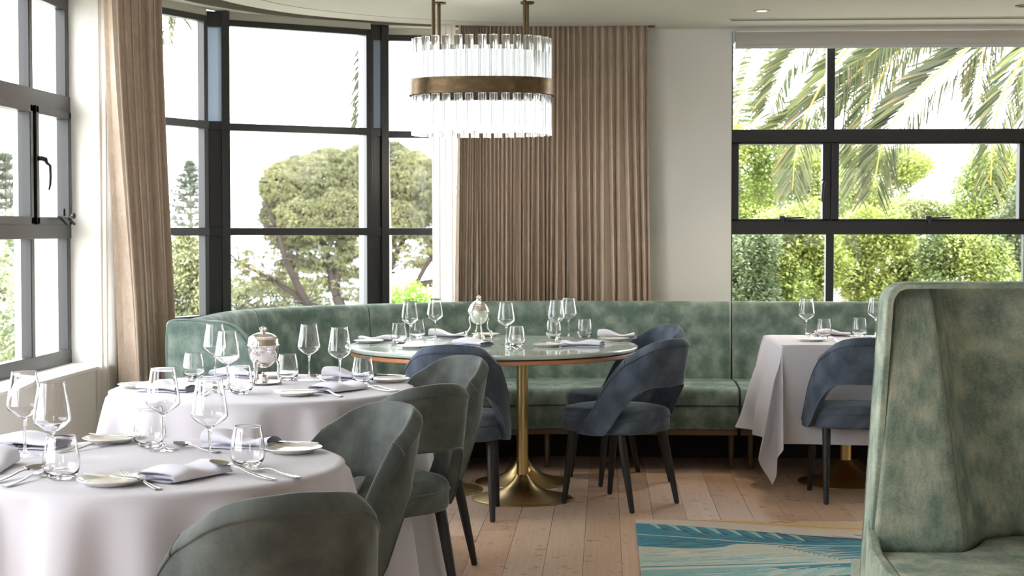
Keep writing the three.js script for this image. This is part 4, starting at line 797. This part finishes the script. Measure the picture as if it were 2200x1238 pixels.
{ // folded napkins: a long strip folded over itself, seen end on along z
  const fold = (W, D, seed, loose) => {
    reseed(seed); const w1 = R(0.6, 1.4), w2 = R(0, 6), th = 0.0011;
    const path = spline([[-W, 0.002, 0], [-W * 0.3, 0.0022, 0], [W * 0.75, 0.0022, 0], [W * 0.97, 0.005, 0], [W * 0.98, 0.009, 0], [W * 0.8, 0.0118, 0], [0, 0.0105 + loose * 0.3, 0], [-W * 0.8, 0.009 + loose * 0.3, 0], [-W * 0.95, 0.0125 + loose * 0.5, 0], [-W * 0.93, 0.0175 + loose * 0.7, 0], [-W * 0.7, 0.019 + loose, 0], [0.1 * W, 0.0195 + loose, 0], [0.8 * W, 0.016 + loose * 0.7, 0], [0.99 * W, 0.0105 + loose * 0.3, 0], [1.03 * W, 0.004, 0]], 90);
    const nrm = path.map((p, i) => { const a = path[Math.max(0, i - 1)], b = path[Math.min(path.length - 1, i + 1)]; return [-(b.y - a.y), b.x - a.x].map((q) => q / (Math.hypot(b.x - a.x, b.y - a.y) || 1)); });
    const prof = [...path.map((p, i) => [p.x + nrm[i][0] * th, p.y + nrm[i][1] * th]), ...path.map((p, i) => [p.x - nrm[i][0] * th, p.y - nrm[i][1] * th]).reverse()]; prof.push(prof[0]);
    const m = prof.length - 1;
    const g = grid(m, 18, (u, v) => { const [x, y] = prof[Math.round(u * m)], k = v * 2 - 1, lift = y / 0.025; return [x * (1 + 0.05 * Math.sin(k * 2 + w2)) + 0.01 * lift * Math.sin(k * 2.2 * w1 + w2), Math.max(0.0004, y * (1 + 0.28 * Math.sin(k * 3.1 * w1 + w2) * lift) + 0.004 * lift * loose * 40 * Math.sin(k * 5 + w2)), k * D * (1 - 0.05 * lift * (1 + Math.sin(x * 30)))]; }, { uvf: (u, v) => [u * 0.4, v * D * 2] });
    g.computeVertexNormals(); return g;
  };
  const kinds = [fold(0.055, 0.1, 1, 0.004), fold(0.05, 0.1, 8, 0.014), fold(0.058, 0.095, 15, 0.008)];
  [[0, 'napkin in front of the right wine glass ' + NEAR, -0.965, -3.585, -30], [2, 'napkin behind the leftmost wine glass ' + NEAR, -1.5, -4.07, 75], [1, 'crumpled napkin behind the right tumbler ' + NEAR, -0.95, -4.09, 75],
    [0, 'napkin at the front right ' + SECOND, -0.945, -5.57, -35], [1, 'crumpled napkin behind the rightmost tumbler ' + SECOND, -0.975, -6.0, 78], [2, 'napkin at the left edge ' + SECOND, -1.555, -5.53, 82], [2, 'napkin behind the left pair of wine glasses ' + SECOND, -1.43, -6.07, 80],
    [0, 'napkin at the left rim ' + STONE, -1.165, -8.12, 85], [1, 'napkin behind the second wine glass ' + STONE, -0.835, -8.4, 80], [2, 'napkin in front of the warmer ' + STONE, -0.655, -7.83, 55], [0, 'lavender-white napkin beside the front-right plate ' + STONE, -0.11, -7.83, 75], [1, 'napkin behind the rightmost tumbler ' + STONE, 0.065, -8.4, 80], [2, 'napkin between the tumblers ' + SQUARE, 1.225, -8.63, 85],
    [1, 'crumpled napkin at the left edge of the picture ' + NEAR, -1.47, -3.68, 10]]
    .forEach(([k, l, x, z, turn], i) => single('napkin', kinds[k], M.napkin, 'folded white ' + l, 'napkin', [x, i > 6 && i < 12 ? TOP + 0.0004 : ON, z], turn * DEG, 'folded napkins on the tables'));
}
{ // silver egg-shaped warmers
  const beads = (pts, r) => merge(pts.map((p, i) => new THREE.SphereGeometry(Array.isArray(r) ? r[i] : r, 10, 8).translate(...p)));
  const flower = (y) => [lathe([[0.001, y], [0.012, y], [0.013, y + 0.003], [0.007, y + 0.006], [0.009, y + 0.012], [0.001, y + 0.013]], 20), ...[0, 1, 2, 3, 4, 5].map((k) => limb([V(0.004 * Math.cos(k), y + 0.008, 0.004 * Math.sin(k)), V(0.011 * Math.cos(k * 1.047), y + 0.014, 0.011 * Math.sin(k * 1.047)), V(0.014 * Math.cos(k * 1.047), y + 0.02, 0.014 * Math.sin(k * 1.047))], [0.004, 0.004, 0.0015], 6)), limb(Array.from({ length: 12 }, (_, i) => { const a = i / 11 * 4.4 - 0.6; return V(0.006 * Math.cos(a), y + 0.019 + 0.006 * Math.sin(a), 0); }), 0.0013, 6)];
  const t = thing('food_warmer', 'silver egg-shaped warmer with round domed lid and reeded band on the second white table', 'warmer', [-1.265, ON, -5.793], 0.5);
  part('lid', lathe([[0.001, 0.191], [0.02, 0.1897], [0.036, 0.185], [0.047, 0.1772], [0.0535, 0.168], [0.0568, 0.158], [0.058, 0.147], [0.0605, 0.1455], [0.0605, 0.1425], [0.0575, 0.1415]], 64), M.silver, t);
  part('reeded_band', merge(Array.from({ length: 72 }, (_, k) => { const a = k / 72 * 2 * Math.PI; return limb([V(0.0475 * Math.cos(a), 0.1767, 0.0475 * Math.sin(a)), V(0.0536 * Math.cos(a), 0.168, 0.0536 * Math.sin(a))], 0.0013, 5); })), M.silver, t);
  part('finial', merge(flower(0.189)), M.silver, t);
  part('body', lathe([[0.001, 0.06], [0.012, 0.0605], [0.026, 0.066], [0.039, 0.077], [0.049, 0.094], [0.0545, 0.112], [0.057, 0.13], [0.0575, 0.142], [0.0605, 0.1425]], 64), M.silver, t);
  for (let k = 0; k < 3; k++) { const a = k * 2.094 + 0.35, p = (r, y) => V(r * Math.cos(a), y, r * Math.sin(a)); part('leg', merge([limb([p(0.045, 0.084), p(0.053, 0.082), p(0.056, 0.07), p(0.055, 0.05), p(0.056, 0.025), p(0.062, 0.008), p(0.068, 0.003)], [0.004, 0.006, 0.006, 0.0045, 0.004, 0.005, 0.006], 10), beads([[0.05 * Math.cos(a), 0.086, 0.05 * Math.sin(a)], [0.056 * Math.cos(a), 0.048, 0.056 * Math.sin(a)]], [0.0065, 0.0055])]), M.silver, t); }
  part('base_dish', lathe([[0.001, 0], [0.05, 0], [0.059, 0.003], [0.062, 0.007], [0.06, 0.008], [0.05, 0.005], [0.03, 0.006], [0.001, 0.006]], 48), M.silver, t);
  part('burner', lathe([[0.019, 0.005], [0.02, 0.012], [0.018, 0.02], [0.0185, 0.034], [0.015, 0.036], [0.006, 0.036], [0.006, 0.043], [0.001, 0.043]], 32), M.silver, t);
  const b = thing('food_warmer', 'silver egg-shaped warmer with engraved body and scrolled splayed legs on the stone table', 'warmer', [-0.655, TOP + 0.0004, -8.2], 0.15);
  const eng = tex(256, (u, v) => 128 + 100 * smooth(0.5, 0.62, pn(u, v, 16, 32, 3, 9)), { srgb: false, repeat: 2 });
  const silver2 = phys({ color: rgb(0.82, 0.79, 0.74), metalness: 1, roughness: 0.14, bumpMap: eng, bumpScale: 0.0006 });
  part('lid', lathe([[0.001, 0.21], [0.012, 0.209], [0.028, 0.2], [0.042, 0.186], [0.051, 0.17], [0.0555, 0.156], [0.057, 0.152], [0.0555, 0.149]], 56), silver2, b);
  part('finial', merge(flower(0.209).map((g) => g.scale(1, 1, 1))), M.silver, b);
  part('body', lathe([[0.001, 0.082], [0.012, 0.083], [0.028, 0.09], [0.041, 0.103], [0.05, 0.122], [0.0545, 0.14], [0.0555, 0.149]], 56), silver2, b);
  for (let k = 0; k < 4; k++) { const a = k * Math.PI / 2 + 1.4, p = (r, y) => V(r * Math.cos(a), y, r * Math.sin(a)); part('leg', merge([limb(spline([p(0.048, 0.125), p(0.05, 0.105), p(0.046, 0.085), p(0.048, 0.062), p(0.062, 0.042), p(0.07, 0.022), p(0.066, 0.006), p(0.082, 0.004)], 20), 0.0035, 8), beads([[0.053 * Math.cos(a), 0.108, 0.053 * Math.sin(a)], [0.068 * Math.cos(a), 0.044, 0.068 * Math.sin(a)], [0.076 * Math.cos(a), 0.026, 0.076 * Math.sin(a)], [0.064 * Math.cos(a), 0.022, 0.064 * Math.sin(a)]], [0.003, 0.0055, 0.005, 0.0045])]), M.silver, b); }
  part('burner', lathe([[0.001, 0.002], [0.034, 0.002], [0.038, 0.006], [0.033, 0.01], [0.03, 0.024], [0.026, 0.028], [0.008, 0.03], [0.006, 0.04], [0.001, 0.04]], 36), silver2, b);
}

// ------------------------------------------------------------------ the garden and the sea beyond the glass
{
  M.leaf = phys({ color: 0xffffff, roughness: 0.75, transmission: 0.35, thickness: 0, side: THREE.DoubleSide });
  M.bark = std({ color: cx('#332c28'), roughness: 0.95 });
  M.barkPale = std({ color: cx('#8a8072'), roughness: 0.95 });
  struct('ground', box(-120, 120, -5.4, -5, -75, 30).translate(0, 0, 0), std({ color: cx('#8d8b80'), roughness: 1 }));
  const sea = struct('sea', new THREE.PlaneGeometry(3000, 1500).rotateX(-Math.PI / 2).translate(0, -8, -820), phys({ color: cx('#8fa3ab'), roughness: 0.25 }));
  struct('wall_outer', box(-3.62, -3.3, -5, 3.4, -10.2, -9.5, 0.02), M.outerWall);
  // leaf sprays
  const blade = (L, w, droop, az, el) => { const d = V(Math.cos(az) * Math.cos(el), Math.sin(el), Math.sin(az) * Math.cos(el)), s = V(-Math.sin(az), 0, Math.cos(az)).multiplyScalar(w), m = d.clone().multiplyScalar(L * 0.55), e = d.clone().multiplyScalar(L).add(V(0, -droop, 0)); return [0, 0, 0, m.x + s.x, m.y + s.y - droop * 0.3, m.z + s.z, e.x, e.y, e.z, 0, 0, 0, e.x, e.y, e.z, m.x - s.x, m.y - s.y - droop * 0.3, m.z - s.z]; };
  const tri = (a) => { const g = new THREE.BufferGeometry(); g.setAttribute('position', new THREE.Float32BufferAttribute(a, 3)); g.computeVertexNormals(); return g; };
  reseed(301);
  const needles = tri(Array.from({ length: 40 }, () => blade(R(0.25, 0.5), 0.008, R(0.05, 0.2), R(0, 6.28), R(-0.5, 1.1))).flat());
  const tuft = tri(Array.from({ length: 14 }, () => blade(R(0.2, 0.35), 0.03, 0, R(0, 6.28), R(-0.3, 0.9))).flat());
  const sprig = (L, w) => tri(Array.from({ length: 12 }, () => { const o = [R(-1, 1), R(-1, 1), R(-1, 1)].map((k) => k * L * 1.3), b = blade(R(0.7, 1.1) * L, w, L * 0.15, R(0, 6.28), R(-0.6, 1.0)); return b.map((q, i) => q + o[i % 3]); }).flat());
  const leafy = sprig(0.07, 0.017), leafyBig = sprig(0.1, 0.022);
  const q4 = new THREE.Quaternion(), m4 = new THREE.Matrix4();
  // one foliage part: copies of a spray inside ellipsoids [x, y, z, rx, ry, rz, weight]
  function foliage(parent, spray, blobs, count, colours, [s0, s1], shellBias = 0.45) {
    const im = new THREE.InstancedMesh(spray, M.leaf, count); im.name = 'foliage'; im.userData.kind = 'stuff'; im.castShadow = im.receiveShadow = true;
    const tot = blobs.reduce((s, b) => s + (b[6] ?? 1) * b[3] * b[4], 0); let n = 0;
    blobs.forEach((b, bi) => {
      const k = bi === blobs.length - 1 ? count - n : Math.min(count - n, Math.round(count * (b[6] ?? 1) * b[3] * b[4] / tot));
      const tone = R(0, 1);
      for (let i = 0; i < k; i++, n++) {
        const d = V(R(-1, 1), R(-1, 1), R(-1, 1)); while (d.lengthSq() > 1 || d.lengthSq() < 0.01) d.set(R(-1, 1), R(-1, 1), R(-1, 1));
        const r = d.length(); d.multiplyScalar(lerp(r, 1, shellBias) / r);
        q4.setFromEuler(new THREE.Euler(R(-0.4, 0.4), R(0, 6.28), R(-0.4, 0.4))); const s = R(s0, s1);
        m4.compose(V(b[0] + d.x * b[3], b[1] + d.y * b[4], b[2] + d.z * b[5]), q4, V(s, s, s)); im.setMatrixAt(n, m4);
        const c = mixc(colours[Math.floor(rnd() * colours.length)], colours[Math.floor(tone * colours.length) % colours.length], 0.5);
        im.setColorAt(n, new THREE.Color(c[0] / 255, c[1] / 255, c[2] / 255).convertSRGBToLinear());
      }
    });
    parent.add(im); return im;
  }
  const branch = (parent, pts, r0, r1, mat = M.bark, name = 'branch') => { const p = spline(pts, 10); return part(name, limb(p, p.map((_, i) => lerp(r0, r1, i / 10)), 7), mat, parent); };

  { // the big she-oak: feathery olive crown on leaning dark limbs
    reseed(411);
    const t = thing('she_oak_tree', 'large olive-grey feathery tree with dark leaning limbs outside the bay window', 'tree', [-6.6, -5, -42]);
    const g = [-0.55, 4.6, 0.3], limbs = [
      [[0, 0, 0], [0.2, 2.2, 0], [-0.1, 3.6, 0.1], g], [g, [-0.9, 6.0, 0.2], [-1.6, 7.0, 0.4], [-2.2, 7.6, 0.5]], [g, [-0.4, 6.0, 0.2], [-0.2, 7.2, 0], [0.1, 8.2, 0]], [[-0.1, 3.6, 0.1], [0.8, 5.2, 0.3], [1.5, 6.6, 0.2], [2.0, 7.8, 0]],
      [[0.1, 3.0, 0], [-1.3, 4.4, 0.4], [-2.2, 5.0, 0.4], [-3.2, 5.5, 0.2]], [[0.0, 2.6, 0], [-1.2, 3.6, 0.3], [-2.4, 4.0, 0.3], [-3.3, 4.2, 0]], [[0.2, 2.4, 0], [1.2, 4.2, 0.2], [2.0, 5.6, 0.3], [2.9, 6.6, 0]], [[0.9, 5.3, 0.3], [0.9, 6.4, 0.6], [1.0, 7.4, 0.8], [1.1, 8.2, 0.8]],
      [[1.6, 4.9, 0.2], [2.4, 5.0, 0.2], [3.0, 5.4, 0], [3.5, 5.5, 0]], [[-1.3, 4.4, 0.4], [-1.8, 5.6, 0.8], [-2.0, 6.4, 0.8], [-2.3, 7.0, 0.8]],
    ];
    limbs.forEach((l, i) => branch(t, l, i ? 0.11 : 0.24, i ? 0.03 : 0.13, M.bark, i ? 'branch' : 'trunk'));
    reseed(415);
    for (let i = 0; i < 170; i++) { const l = limbs[1 + Math.floor(rnd() * (limbs.length - 1))], k = 1 + Math.floor(rnd() * 3), p = l[k], e = [p[0] + R(-1, 1), p[1] + R(-0.35, 0.7), p[2] + R(-0.5, 0.5)]; branch(t, [p, [lerp(p[0], e[0], 0.5), lerp(p[1], e[1], 0.5) + R(-0.1, 0.12), e[2]], e], 0.024, 0.007, M.bark, 'twig'); }
    const b = [[-1.85, 7.5, 0, 0.75, 0.75, 0.9], [-0.9, 7.75, 0, 0.85, 0.75, 1], [0.3, 7.9, 0, 0.9, 0.75, 1], [1.3, 7.75, 0, 0.9, 0.75, 1], [2.0, 7.4, 0, 0.6, 0.8, 0.9], [-2.15, 6.8, 0, 0.45, 0.5, 0.6], [-1.3, 6.7, 0.2, 1.0, 0.7, 1], [-0.2, 6.9, 0.3, 1.0, 0.75, 1], [1.1, 6.7, 0.2, 0.8, 0.6, 0.9], [-1.8, 6.25, 0, 0.7, 0.45, 0.8, 0.5],
      [-1.0, 5.8, 0, 1.0, 0.6, 0.8, 0.32], [-2.5, 5.4, 0, 0.8, 0.6, 0.6, 0.1], [-1.5, 5.1, 0, 0.9, 0.6, 0.6, 0.16], [0.2, 5.7, 0, 0.9, 0.7, 0.7, 0.26], [-3.0, 4.8, 0, 0.7, 0.5, 0.5, 0.08], [2.3, 6.4, 0, 0.7, 0.6, 0.7, 0.25], [0.0, 4.9, 0, 0.9, 0.5, 0.5, 0.16], [1.4, 5.9, 0, 0.8, 0.6, 0.6, 0.2], [-0.7, 8.3, 0, 0.35, 0.25, 0.4], [0.9, 8.45, 0, 0.4, 0.25, 0.4], [-1.6, 8.1, 0, 0.35, 0.25, 0.4]];
    foliage(t, needles, b, 14000, [[146, 148, 104], [130, 134, 98], [114, 119, 92], [160, 157, 108], [132, 131, 94]], [0.26, 0.48], 0.35);
  }
  const pine = (label, pos, h, spread, n, seed, group) => { // whorled conifer
    reseed(seed); const t = thing('norfolk_pine', label, 'tree', pos), blobs = [];
    branch(t, [[0, 0, 0], [0.03, h * 0.5, 0], [0, h, 0]], 0.2, 0.02, M.barkPale, 'trunk');
    for (let k = 0; k < n; k++) {
      const y = h - 0.15 - (k / n) * h * 0.62, r = spread * Math.pow((k + 0.6) / n, 0.85), arms = [];
      for (let j = 0; j < 6; j++) { const a = j * 1.047 + k * 0.5, p = (f, dy) => [Math.cos(a) * r * f, y + dy, Math.sin(a) * r * f]; const pts = spline([p(0.02, 0), p(0.5, 0.02 * r), p(1, 0.16 * r)], 6); arms.push(limb(pts, pts.map((_, i) => 0.035 - i * 0.0045), 5)); for (let f = 0.25; f <= 1.01; f += 0.15) blobs.push([...p(f, 0.16 * r * f * f + 0.02), 0.1, 0.09, 0.1]); }
      part('branch_whorl', merge(arms), M.barkPale, t);
    }
    foliage(t, tuft, blobs, blobs.length * 3, [[104, 116, 100], [92, 104, 92], [118, 126, 106]], [0.34, 0.6]);
  };
  pine('tall tiered pine seen between the left curtain and the bay post', [-15.9, -5, -60], 9.0, 3.0, 24, 421);
  pine('pale tiered pine seen through the left window', [-16.2, -5, -42], 8.4, 2.4, 20, 423);
  const LIME = [[168, 178, 84], [150, 166, 74], [132, 152, 68], [180, 184, 106], [114, 134, 64]], DARK = [[96, 114, 70], [80, 98, 62], [114, 130, 78]], OLIVE = [[140, 144, 98], [120, 126, 88], [154, 154, 108], [102, 112, 80]], PALE = [[176, 186, 150], [156, 170, 134], [196, 200, 168]];  // PALE: leaf green washed out, window haze and glare put into its colour
  const bush = (label, [x, y, z], [rx, ry, rz], count, cols, seed, spray = leafy, s = [0.8, 1.5], bare = 0) => {
    reseed(seed); const t = thing('shrub', label, 'shrub', [x, -5, z]), H = y + 5;
    for (let i = 0; i < 6; i++) { const a = R(0, 6.28), e = [Math.cos(a) * rx * R(0.3, 0.8), H + ry * R(-0.2, 0.75), Math.sin(a) * rz * 0.5]; branch(t, [[0, 0, 0], [e[0] * 0.25, H * 0.5, 0], [e[0] * 0.6, H * 0.85, e[2] * 0.5], e], 0.06, 0.012, M.barkPale, 'stem'); }
    const b = [[0, H, 0, rx * 0.8, ry * 0.85, rz * 0.8, 0.8]]; for (let i = 0; i < 9; i++) { const a = R(0, 6.28), f = R(0.4, 0.8); b.push([Math.cos(a) * rx * f, H + Math.sin(a) * ry * f, R(-0.3, 0.8) * rz, rx * R(0.25, 0.45), ry * R(0.25, 0.45), rz * 0.4, 1]); }
    foliage(t, spray, b, Math.round(count * 3.5), cols, s.map((q) => q * 0.72), 0.3);
  };
  // through the bay and the left window
  bush('olive-coloured bush low between the left curtain and the bay post', [-6.6, 0.3, -25], [0.75, 1.0, 0.8], 800, OLIVE, 431, leafyBig, [0.8, 1.4]);
  bush('bright green bush low at the right of the bay window', [-2.3, 0.05, -18], [0.55, 0.75, 0.6], 800, [[150, 184, 84], [122, 160, 72], [172, 198, 104]], 433, leafy, [0.7, 1.2]);
  bush('sparse grey-olive scrub low behind the large feathery tree', [-10.5, -0.9, -50], [2.2, 0.9, 1], 500, OLIVE, 435, leafyBig, [1, 2]);
  bush('pale shrub low through the left window, nearest the frame edge', [-8.0, -0.1, -21], [1.0, 1.5, 1], 900, PALE, 437, leafyBig, [0.9, 1.5]);
  bush('pale leafy shrub through the left window behind the pier', [-7.2, -0.2, -20], [0.5, 1.3, 0.8], 600, PALE, 439, leafyBig, [0.8, 1.4]);
  // behind the back window
  const px = (x, y, z) => [(x - 1300) / F_PX * -z, EYE - (y - 497) / F_PX * -z, z];
  [['lime green shrub at the far left of the back window, tallest there', 1590, 400, -19, 0.5, 0.75, LIME, 900], ['dark green shrub low at the left of the back window', 1600, 585, -15.5, 0.35, 0.45, DARK, 500], ['lime shrub low behind the left pane of the back window', 1690, 560, -16, 0.5, 0.6, LIME, 900], ['lime shrub behind the left casement of the back window', 1690, 440, -20, 0.6, 0.65, LIME, 900],
    ['bright shrub behind the mullion of the back window', 1810, 470, -20.5, 0.65, 0.75, LIME, 1000], ['yellow-green shrub low at the centre of the back window', 1880, 580, -16.5, 0.6, 0.55, LIME, 900], ['loose shrub behind the right casement with gaps of sky', 1960, 500, -21, 0.65, 0.55, [...LIME, ...OLIVE], 700], ['mid green shrub low at the right of the back window', 2060, 590, -16, 0.6, 0.5, [...DARK, ...LIME], 900],
    ['tall lime shrub at the right of the back window', 2120, 430, -20, 0.65, 0.8, LIME, 1100], ['olive shrub at the right edge of the back window', 2200, 520, -17, 0.45, 0.8, [...OLIVE, ...DARK], 800], ['lime shrub top beyond the right casement', 1880, 380, -24, 0.7, 0.55, LIME, 800], ['pale lime shrub far behind the left casement', 1740, 350, -26, 0.7, 0.5, PALE, 700]]
    .forEach(([l, x, y, z, rx, ry, c, n], i) => bush(l, px(x, y, z), [rx, ry, 0.6], n, c, 451 + i, leafy, [0.7, 1.3]));

  // palms: each frond a rachis with a comb of drooping leaflets
  M.frond = phys({ color: 0xffffff, vertexColors: true, roughness: 0.6, transmission: 0.2, thickness: 0 });
  M.rachis = std({ color: cx('#9c8a44'), roughness: 0.6 });
  function frond(parent, pts, leaf, seed, tone = 1) {
    reseed(seed); const c = new THREE.CatmullRomCurve3(pts.map((p) => V(...p))), L = c.getLength(), n = Math.round(L / 0.02), pos = [], nor = [], col = [];
    for (let i = 0; i < n; i++) for (const s of [-1, 1]) {
      const u = (i + 0.5 + 0.3 * s) / n; if (u < 0.08) continue;
      const p = c.getPoint(clamp(u)), t = c.getTangent(clamp(u)), side = V(-t.y, t.x, 0.0).normalize().multiplyScalar(s).add(V(0, 0, R(-0.7, 0.7))), l = leaf * (0.55 + 0.6 * Math.sin(Math.PI * clamp(u * 0.85 + 0.1))) * R(0.85, 1.1);
      const d = t.clone().multiplyScalar(R(0.75, 1.05)).add(side.multiplyScalar(R(0.65, 0.8))).add(V(0, -R(0.2, 0.35), 0)).normalize(), w = V(-d.y, d.x, R(-0.6, 0.6)).normalize().multiplyScalar(R(0.004, 0.006));
      const m = p.clone().add(d.clone().multiplyScalar(l * 0.5)), e = p.clone().add(d.clone().multiplyScalar(l)).add(V(0, -l * R(0.05, 0.2), 0));
      pos.push(p.x, p.y, p.z, m.x + w.x, m.y + w.y, m.z + w.z, e.x, e.y, e.z, p.x, p.y, p.z, e.x, e.y, e.z, m.x - w.x, m.y - w.y, m.z - w.z);
      const k = mixc([46, 56, 30], [112, 120, 70], rnd()).map((q) => Math.pow(q * tone / 255, 2.2)), tip = rnd() < 0.12 ? [0.3, 0.2, 0.09] : k; for (let j = 0; j < 6; j++) col.push(...(j === 2 || j === 4 ? tip : k));
    }
    const g = tri(pos); g.setAttribute('color', new THREE.Float32BufferAttribute(col, 3));
    const f = part('frond', limb(c.getPoints(24), Array.from({ length: 25 }, (_, i) => lerp(0.018, 0.004, i / 24)), 6), M.rachis, parent);
    const lf = part('leaflets', g, M.frond, f); lf.userData.kind = 'stuff';
  }
  const palmAt = (label, base, crown, trunkR) => { const t = thing('palm_tree', label, 'palm tree', base); const h = crown[1] - base[1]; part('trunk', limb(spline([[0, 0, 0], [0.05, h * 0.5, 0], [crown[0] - base[0], h, crown[2] - base[2]]], 16), Array.from({ length: 17 }, (_, i) => trunkR * (1 + 0.08 * Math.sin(i * 2.4))), 14), M.barkPale, t); return t; };
  {
    const Z = -13, c = px(2300, -130, Z), t = palmAt('large palm with fronds hanging across the top of the back window', [c[0] + 0.3, -5, Z], c, 0.2);
    const L = (q, z) => { const p = px(q[0], q[1], z); return [p[0] - t.position.x, p[1] - t.position.y, p[2] - t.position.z]; };
    [[[[2280, -120], [2000, -30], [1830, 90], [1740, 220], [1705, 330], [1697, 410]], -13.2, 0.34], [[[2290, -120], [2080, -20], [1900, 100], [1800, 190], [1720, 240], [1665, 275]], -13.6, 0.36], [[[2280, -110], [2140, 40], [2050, 120], [1960, 200], [1890, 300], [1868, 405]], -12.6, 0.42], [[[2290, -100], [2230, 40], [2160, 160], [2120, 260], [2112, 400]], -12.4, 0.34],
      [[[2280, -130], [2040, 20], [1900, 140], [1845, 280], [1828, 405]], -13.4, 0.34], [[[2290, -120], [2180, 0], [2110, 90], [2085, 170], [2080, 250]], -13.8, 0.3], [[[2290, -140], [1990, -60], [1800, 40], [1690, 130], [1640, 240]], -14, 0.36], [[[2300, -130], [2060, 0], [1960, 80], [1850, 170], [1800, 250]], -14.2, 0.36], [[[2300, -130], [2250, 60], [2200, 170], [2185, 300]], -13, 0.32], [[[2300, -140], [2120, -50], [1980, 20], [1900, 90], [1850, 130]], -12.9, 0.36]]
      .forEach(([p, z, leaf], i) => frond(t, p.map((q) => L(q, z)), leaf, 501 + i, i === 2 ? 0.8 : 1));
    const c2 = px(1560, 160, -20), t2 = palmAt('pale feathery palm at the upper left of the back window', [c2[0], -5, -20], [c2[0], c2[1] - 0.9, -20], 0.16);
    const L2 = (q) => { const p = px(q[0], q[1], -20); return [p[0] - t2.position.x, p[1] - t2.position.y, p[2] - t2.position.z]; };
    [[[1545, 300], [1580, 230], [1610, 160], [1640, 112]], [[1550, 300], [1580, 250], [1610, 210], [1655, 190]], [[1545, 300], [1560, 200], [1575, 140], [1590, 90]], [[1550, 300], [1600, 270], [1640, 265], [1670, 285]]].forEach((p, i) => frond(t2, p.map(L2), 0.26, 531 + i, 1.25));
  }
  {
    const c = px(812, -110, -15), t = palmAt('palm behind the second bay post, one frond tip hanging beside it', [c[0], -5, -15], c, 0.08);
    const L = (q, z) => { const p = px(q[0], q[1], z); return [p[0] - t.position.x, p[1] - t.position.y, p[2] - t.position.z]; };
    frond(t, [[812, -100], [800, 20], [788, 120], [778, 200], [772, 262]].map((q) => L(q, -15)), 0.26, 541, 0.65);
    frond(t, [[812, -110], [880, -160], [960, -140], [1010, -60]].map((q) => L(q, -15)), 0.26, 542);
    const c2 = px(290, -170, -15), t2 = palmAt('palm behind the left curtain, frond tips hanging at the top of the bay', [c2[0], -5, -15], c2, 0.12);
    const L2 = (q) => { const p = px(q[0], q[1], -15); return [p[0] - t2.position.x, p[1] - t2.position.y, p[2] - t2.position.z]; };
    frond(t2, [[290, -170], [330, -120], [365, -50], [380, 30]].map(L2), 0.36, 543, 0.6); frond(t2, [[290, -170], [330, -60], [346, 20], [350, 85]].map(L2), 0.2, 544);
  }
}

renderer.render(scene, camera);
